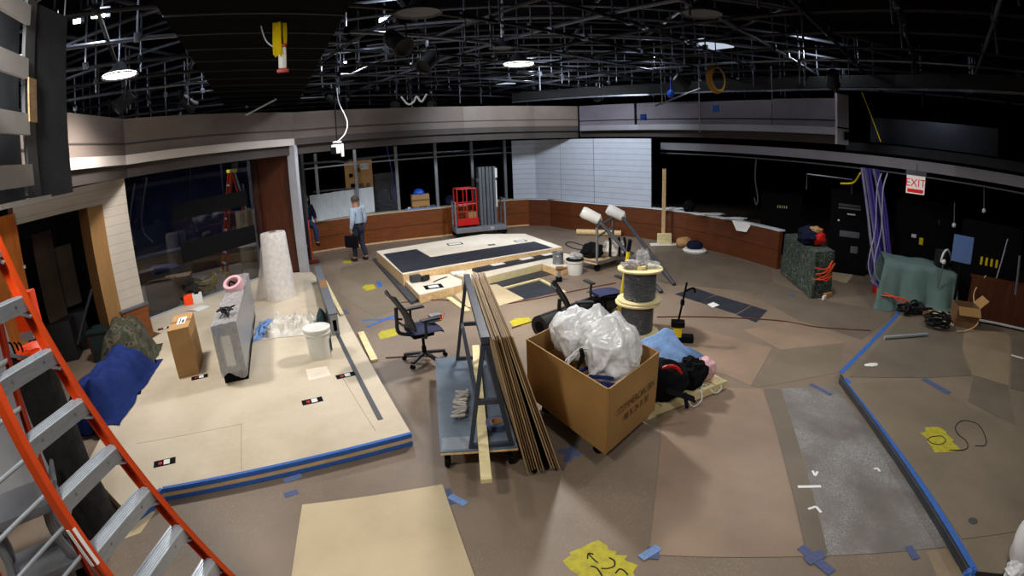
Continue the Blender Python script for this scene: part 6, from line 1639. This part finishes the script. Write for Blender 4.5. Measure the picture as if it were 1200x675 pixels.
# ================================================================== HANGING FROM THE GRID
p = DI(326, 20, 5.6); t = T('rope_coil', 'yellow rope coil hanging from the ceiling with a white tag', 'rope', up(p, 4.62))
for k in range(7):
    x = (k-3)*.014
    MB().tube(spline([p+V((x, 0, .35)), p+V((x+.012, .012*k, .05)), p+V((x*1.3+.01, .01*k, -.30-.03*(k % 3))), p+V((x*1.2, -.01, -.42-.02*(k % 2))), p+V((x*1.0-.012, -.012, -.2)), p+V((x*.8-.01, -.01, .34))], 6), .009, 6).build('loop', m_yellow, t)
q = DI(331, 68, 5.6)
MB().box(q, (.09, .04, .24), rz=.3, bev=.02).build('white_tag', m_whitepl, t)
MB().box(q+V((0, 0, -.14)), (.13, .06, .04), rz=.3, bev=.015).build('red_band', m_red, t)
MB().box(q+V((0, 0, .14)), (.09, .05, .04), rz=.3, bev=.015).build('red_band', m_red, t)
MB().tube(spline([p+V((-.10, 0, .35)), p+V((-.22, 0, .1)), p+V((-.16, 0, -.22)), q+V((-.05, 0, .1))], 8), .008, 5).build('white_cord', m_whitecable, t)
p = DI(840, 93, 9.0); t = T('cable_coil', 'yellow-brown cable coil hanging from the grid at upper right', 'cable', up(p, 4.62))
for k in range(6):
    MB().tube([p+V(((.12+.01*k)*math.cos(x), .02*(k-3)+.02*math.sin(x), (.20+.008*k)*math.sin(x))) for x in [j*PI/12 for j in range(25)]], .014, 6).build('loop', M('ochre_cable', (150, 110, 20), .6) if k == 0 else bpy.data.materials['ochre_cable'], t)
MB().tube([p+V((0, 0, .2)), up(p, 4.66)], .01, 6).build('tie', m_blackcable, t)
p = DI(786, 110, 13.5); tag(MB().blob(p, (.10, .10, .11), .15, 2, 1, 3).tube([p, up(p, 4.62)], .008, 5).build('blue_bundle', m_blue), 'small blue bundle hanging from the far grid', 'bundle')
for k, (px, py) in enumerate(((754, 138), (839, 128))):
    p = DI(px, py, 13.2 if k == 0 else 12.3)
    tag(MB().box(p-V((p.x, p.y, 0))*.02, (.16, .05, .16), rz=-.8, bev=.01).build('blue_tape_piece', m_blue), ['small blue tape piece at the joint of the right soffit panels', 'small blue tape piece on the middle right soffit panel'][k], 'tape')
for k, (px, y0, y1) in enumerate(((819, 105, 155), (904, 100, 122), (978, 88, 113), (775, 112, 124))):
    a, b = DI(px, y0, 11.8), DI(px+1, y1, 11.8)
    tag(MB().tube([up(a, 4.64), b], .012, 5).build('suspension_cable', m_steel), ['long pale wire holding the middle right soffit panel', 'short pale wire holding the right soffit panel', 'wire with hook at the soffit end cap', 'short pale wire left of the blue bundle'][k], 'wire')
tag(MB().tube([DI(768, 124, 12.8), DI(820, 104, 11.5)], .02, 6).build('slanting_rod', m_pipe2), 'pale slanting rod above the right soffit panels', 'rod')
tag(MB().tube(spline([DI(470, 113, 10), DI(478, 122, 10), DI(485, 119, 10), DI(488, 113, 10), DI(494, 119, 10), DI(500, 110, 10)], 6), .02, 6).build('white_cable', m_whitecable), 'white looped cable hanging in the grid above the back soffit', 'cable')
tag(MB().tube([DI(1010, 108, 10.8), DI(1032, 166, 10.6)], .008, 5).build('yellow_rope', m_yellow), 'thin yellow cord slanting down beside the soffit end cap', 'cord')

for k, (a_, b_, r_, m_, lab) in enumerate((((262, 19), (362, 15), 5.9, m_alu, 'bright level pipe behind the yellow rope coil'), ((288, 6), (360, 0), 5.6, m_alu, 'short bright slanting pipe at the top beside the yellow rope coil'),
        ((236, 58), (410, 50), 7.2, m_pipe2, 'pale conduit under the black ceiling duct'), ((288, 135), (324, 116), 10.5, m_alu, 'bright slanting rod at the far end of the black duct'))):
    P_ = [DI(*a_, r_), DI(*b_, r_)]
    tag(MB().tube(P_, .028 if k < 2 else .02, 8).build('grid_pipe', m_), lab, 'pipe')
p = DI(310, 16, 5.75); t = T('pipe_clamp', 'bright metal clamp on the pipe beside the yellow rope coil', 'clamp', p)
MB().box(p, (.08, .08, .16), rz=.4, bev=.015).build('jaw', m_alu, t)
MB().tube([p+V((0, -.05, -.1)), p+V((0, .05, -.1))], .02, 8).build('bolt', m_steel, t)
# ================================================================== PEOPLE
def skin(name, pts, edges, mat, parent, xf, sub=2):
    me = bpy.data.meshes.new(name+'_source'); bm = bmesh.new(); ly = bm.verts.layers.skin.verify(); vs = []
    for k, (p, r) in enumerate(pts):
        v = bm.verts.new(xf @ V(p)); r = r if isinstance(r, tuple) else (r, r)
        v[ly].radius = r; v[ly].use_root = (k == 0); vs.append(v)
    for a, b in edges: bm.edges.new((vs[a], vs[b]))
    bm.to_mesh(me); bm.free()
    o = bpy.data.objects.new(name, me); COL.objects.link(o)
    m1 = o.modifiers.new('Skin', 'SKIN'); m1.use_smooth_shade = True
    m2 = o.modifiers.new('Sub', 'SUBSURF'); m2.levels = sub; m2.render_levels = sub
    dg = bpy.context.evaluated_depsgraph_get(); ev = o.evaluated_get(dg)
    nm = bpy.data.meshes.new_from_object(ev); bpy.data.objects.remove(o); nm.name = name
    for p in nm.polygons: p.use_smooth = True
    nm.materials.clear(); nm.materials.append(mat)
    nm.transform(Matrix.Translation(-wloc(parent)))
    o = bpy.data.objects.new(name, nm); COL.objects.link(o); o.parent = parent
    return o
def person(loc, rz, label, J, shirt, trousers, hairmat):
    'J: joints in the figure frame (facing +Y, right hand at +X)'
    xf = Matrix.Translation(loc) @ Matrix.Rotation(rz, 4, 'Z')
    t = T('person', label, 'person', loc)
    P = []; E = []
    def add(p, r, par=None):
        P.append((p, r)); i = len(P)-1
        if par is not None: E.append((par, i))
        return i
    pel = add(J['pelvis'], .125); sp = add(J['spine'], .118, pel); ch = add(J['chest'], (.135, .115), sp); nk = add(J['neck'], .056, ch)
    h0 = add(J['head0'], .068, nk); h1 = add(J['head1'], .092, h0); h2 = add(J['head2'], .082, h1)
    hd = V(J['head1']); f = V(J['face']).normalized(); sd = f.cross(V((0, 0, 1))).normalized()
    nose = add(hd+f*.088-V((0, 0, .012)), .020, h1); add(hd+f*.112-V((0, 0, .03)), .014, nose)
    add(hd+f*.062-V((0, 0, .085)), .036, h0)
    for s_ in (-1, 1): add(hd+sd*.092*s_-f*.005-V((0, 0, .01)), .018, h1)
    for s_, S in ((1, 'r'), (-1, 'l')):
        sh = add(J['sho'+S], .072, ch); el = add(J['elb'+S], .047, sh); wr = add(J['wri'+S], .032, el)
        w_ = V(J['wri'+S]); hn = (V(J['hand'+S])-w_); L = hn.length; hn.normalize(); pm = add(w_+hn*L*.6, (.026, .040), wr)
        ac = hn.cross(V((1, 0, 0))); ac = ac.normalized() if ac.length > .1 else V((0, 1, 0)); inn = hn.cross(ac)
        for k in range(4):
            b = w_+hn*L+ac*(.033-.022*k); ln = (.040, .046, .042, .033)[k]
            q0 = add(b, .0105, pm); q1 = add(b+hn*ln*.6-inn*.006*s_*0, .0098, q0); add(b+hn*ln*.95+ac*.0-V((0, 0, 0)), .0085, q1)
        q0 = add(w_+hn*L*.45+ac*.045, .012, pm); add(w_+hn*L*.85+ac*.066, .0095, q0)
        hp = add(J['hip'+S], .10, pel); kn = add(J['kne'+S], .062, hp); an = add(J['ank'+S], .042, kn); add(J['toe'+S], .034, an)
    skin('body', P, E, m_skin, t, xf)
    # eyes and brows
    for s_ in (-1, 1):
        MB(xf).lathe([(.001, -.008), (.011, -.004), (.011, .004), (.001, .008)], hd+f*.083+sd*.033*s_+V((0, 0, .012)), 10).build('eye', m_inkblk, t)
    MB(xf).bar(hd+f*.088-sd*.024-V((0, 0, .062)), hd+f*.088+sd*.024-V((0, 0, .062)), .012, .010).build('mouth', m_redcable, t)
    # hair cap
    mb = MB(xf)
    def hf(u, v):
        a = 2*PI*u; el_ = PI/2*(1-v*1.25)
        dirv = f*math.cos(a)*math.cos(el_)+sd*math.sin(a)*math.cos(el_)+V((0, 0, 1))*math.sin(el_)
        fr_ = max(0, math.cos(a))
        if v > .55: dirv = lerp(dirv, f*math.cos(a)*.9+sd*math.sin(a)*.9+V((0, 0, .45)), fr_*.9)
        return hd+V((0, 0, .028))-f*.006+dirv.normalized()*(.110+.006*N3(u*20, v*9))
    mb.surf(hf, 28, 12).build('hair', hairmat, t, ang=180)
    # shirt: torso and sleeves; trousers; shoes
    P2 = []; E2_ = []
    def add2(p, r, par=None):
        P2.append((p, r)); i = len(P2)-1
        if par is not None: E2_.append((par, i))
        return i
    a0 = add2(V(J['pelvis'])+V((0, 0, .03)), (.160, .150)); a1 = add2(J['spine'], (.158, .150), a0); a2 = add2(J['chest'], (.185, .158), a1); add2(lerp(V(J['chest']), V(J['neck']), .75), .078, a2)
    for S in 'rl':
        s1 = add2(J['sho'+S], .100, a2); s2 = add2(J['elb'+S], .070, s1); add2(lerp(V(J['elb'+S]), V(J['wri'+S]), .92), .045, s2)
    skin('shirt', P2, E2_, shirt, t, xf)
    P2.clear(); E2_.clear()
    a0 = add2(V(J['pelvis'])-V((0, 0, .01)), (.138, .135))
    for S in 'rl':
        s1 = add2(J['hip'+S], .112, a0); s2 = add2(J['kne'+S], .078, s1); add2(lerp(V(J['kne'+S]), V(J['ank'+S]), .95), .062, s2)
    skin('trousers', P2, E2_, trousers, t, xf)
    MB(xf).lathe([(.10, 0), (.146, 0), (.146, .035), (.10, .035), (.10, 0)], V(J['pelvis'])+V((0, 0, .055)), 24, None, 1, .95).build('belt', m_black, t)
    for S in 'rl':
        an, to = V(J['ank'+S]), V(J['toe'+S]); d_ = (to-an); d_.z = 0; d_.normalize()
        skin('shoe', [(an-d_*.045-V((0, 0, .025)), .050), (an+d_*.06-V((0, 0, .028)), .048), (V((to.x, to.y, an.z-.036))+d_*.02, .040)], [(0, 1), (1, 2)], m_shoe, t, xf)
    return t, xf
c = lerp(G(417, 303), G(430, 308), .5)
J1 = dict(pelvis=(0, 0, .93), spine=(0, .0, 1.10), chest=(0, -.01, 1.29), neck=(0, .0, 1.46), head0=(0, .015, 1.53), head1=(0, .03, 1.62), head2=(0, .02, 1.67), face=(-.25, 1, -.05),
          shor=(.19, -.02, 1.38), elbr=(.25, -.06, 1.11), wrir=(.25, .05, .87), handr=(.25, .07, .79), shol=(-.19, -.02, 1.38), elbl=(-.24, -.04, 1.11), wril=(-.23, .05, .86), handl=(-.225, .07, .78),
          hipr=(.09, 0, .89), kner=(.10, .0, .49), ankr=(.11, -.12, .085), toer=(.12, .02, .05), hipl=(-.09, 0, .89), knel=(-.10, .09, .48), ankl=(-.10, .10, .085), toel=(-.11, .25, .05))
t, xf = person(up(c, 0), 1.15, 'man in a light blue shirt walking left past the back counter with a bag', J1, m_shirt, m_trous, m_hair)
q = xf @ V((-.225, .075, .56)); R_ = Matrix.Rotation(1.15, 3, 'Z')
bt_ = T('briefcase', 'black briefcase carried by the man in the light blue shirt', 'bag', q-V((0, 0, .20)))
MB().box(q, (.10, .42, .32), rot=R_, bev=.025).build('body', m_blkcloth, bt_)
MB().tube([q+R_ @ V((0, -.07, .16)), q+R_ @ V((0, -.06, .205)), q+R_ @ V((0, .06, .205)), q+R_ @ V((0, .07, .16))], .010, 8).build('handle', m_black, bt_)
# second man seated on the counter edge, mostly behind the post
c = DI(361.5, 262, 14.75); c = up(c, 0)
J2 = dict(pelvis=(0, 0, 1.03), spine=(0, .02, 1.20), chest=(0, .05, 1.38), neck=(0, .08, 1.55), head0=(0, .10, 1.61), head1=(0, .12, 1.70), head2=(0, .11, 1.75), face=(.1, 1, -.1),
          shor=(.19, .05, 1.46), elbr=(.25, .14, 1.20), wrir=(.24, .36, 1.10), handr=(.24, .43, 1.06), shol=(-.19, .05, 1.46), elbl=(-.25, .10, 1.20), wril=(-.2, .3, 1.1), handl=(-.18, .36, 1.07),
          hipr=(.10, .02, 1.0), kner=(.20, .42, .85), ankr=(.26, .56, .44), toer=(.28, .69, .40), hipl=(-.10, .02, 1.0), knel=(-.12, .42, .90), ankl=(-.12, .45, .46), toel=(-.12, .58, .42))
person(c+V((-.10, .05, 0)), PI+.75, 'person in jeans sitting on the back counter, mostly hidden by the dark post', J2, m_navywall, m_jeans, m_hair)
a = G(367, 309); b = DI(361, 258, math.hypot(a.x, a.y)+.15)
t = T('push_broom', 'orange-handled broom leaning at the column beside the seated person', 'broom', up(a, 0))
MB().tube([up(a, .10), b], .020, 8).build('handle', m_orangecable, t)
MB().box(up(a, .05), (.36, .12, .10), rz=.4, bev=.02).build('brush_head', m_redcable, t)
# ================================================================== LIGHT
def light(kind, loc, power, size=.3, col=(1, .96, .9), rot=None, spot=None, blend=.6):
    l = bpy.data.lights.new('lamp_or_added_light', kind); l.energy = power; l.color = col
    o = bpy.data.objects.new('lamp_or_added_light', l); COL.objects.link(o); o.location = loc
    if kind == 'AREA': l.shape = 'DISK'; l.size = size
    else: l.shadow_soft_size = size
    if kind == 'SPOT': l.spot_size = spot or 2.4; l.spot_blend = blend
    if rot: o.rotation_euler = rot
    return o
def aim(o, tgt):
    d = (V(tgt)-o.location).normalized(); o.rotation_euler = d.to_track_quat('-Z', 'Y').to_euler()
    return o
light('SPOT', DL1+V((0, 0, -.03)), 560, .25, (1, .95, .88), spot=2.6)
light('SPOT', DL2+V((0, 0, -.03)), 1050, .25, (1, .96, .90), spot=2.7)
aim(light('SPOT', (-2.2, .6, 4.4), 470, .25, (1, .95, .86), spot=2.5), (-2.8, 3.2, 0))
light('SPOT', (1.9, 1.2, 4.4), 280, .3, (1, .95, .88), spot=2.6)
light('SPOT', (-3.0, 10.5, 4.4), 430, .3, (.98, .97, 1), spot=2.6)
aim(light('SPOT', (1.2, 12.2, 4.5), 640, .3, (.88, .94, 1), spot=2.4), (1.2, 16.5, 1.2))
light('SPOT', (4.8, 7.2, 4.4), 260, .3, (1, .97, .93), spot=2.6)
light('SPOT', (6.6, 4.0, 4.4), 150, .3, (1, .97, .9), spot=2.6)
aim(light('SPOT', (-5.4, 4.0, 4.6), 170, .3, (1, .93, .84), spot=2.2), (-7.2, 5.6, 3.2))
light('SPOT', (-9.0, 12.0, 3.9), 330, .3, (.85, .9, 1), spot=2.8)  # added light, no lamp built; brightens the room behind the glass
light('SPOT', (9.5, 8.5, 4.2), 26, .3, (.8, .86, 1), spot=2.8)
light('POINT', (-4.2, 13.5, 3.2), 20, .3, (1, .95, .9))
light('POINT', (-2.7, .75, 3.75), 14, .12, (.95, .97, 1))  # added light without a fixture, whitens the slats of the hanging frame
# point lights above the grid: at work lamps, later ones added to light pipes
light('POINT', G(115, 16, 5.0)+V((.1, -.1, 0)), 50, .1, (.85, .92, 1))
light('POINT', G(449, 24, 5.0)+V((.1, -.1, 0)), 45, .1, (.85, .92, 1))
light('POINT', G(402, 75, 5.0)+V((.1, -.1, 0)), 60, .1, (.85, .92, 1))
light('POINT', (0.8, 15.0, 5.0), 40, .1, (.85, .92, 1))
light('POINT', (3.6, 12.5, 5.0), 40, .1, (.85, .92, 1))
light('POINT', (6.8, 9.6, 5.0), 40, .1, (.85, .92, 1))
light('POINT', (-6.0, 9.5, 5.2), 40, .1, (.85, .92, 1))
light('POINT', (-7.5, 6, 5.1), 25, .1, (.85, .92, 1))
w = bpy.data.worlds.new('studio_world'); scene.world = w; w.use_nodes = True
w.node_tree.nodes['Background'].inputs[0].default_value = (.75, .8, 1, 1)
w.node_tree.nodes['Background'].inputs[1].default_value = .03
scene.view_settings.view_transform = 'Standard'
scene.view_settings.look = 'None'
scene.view_settings.exposure = 0
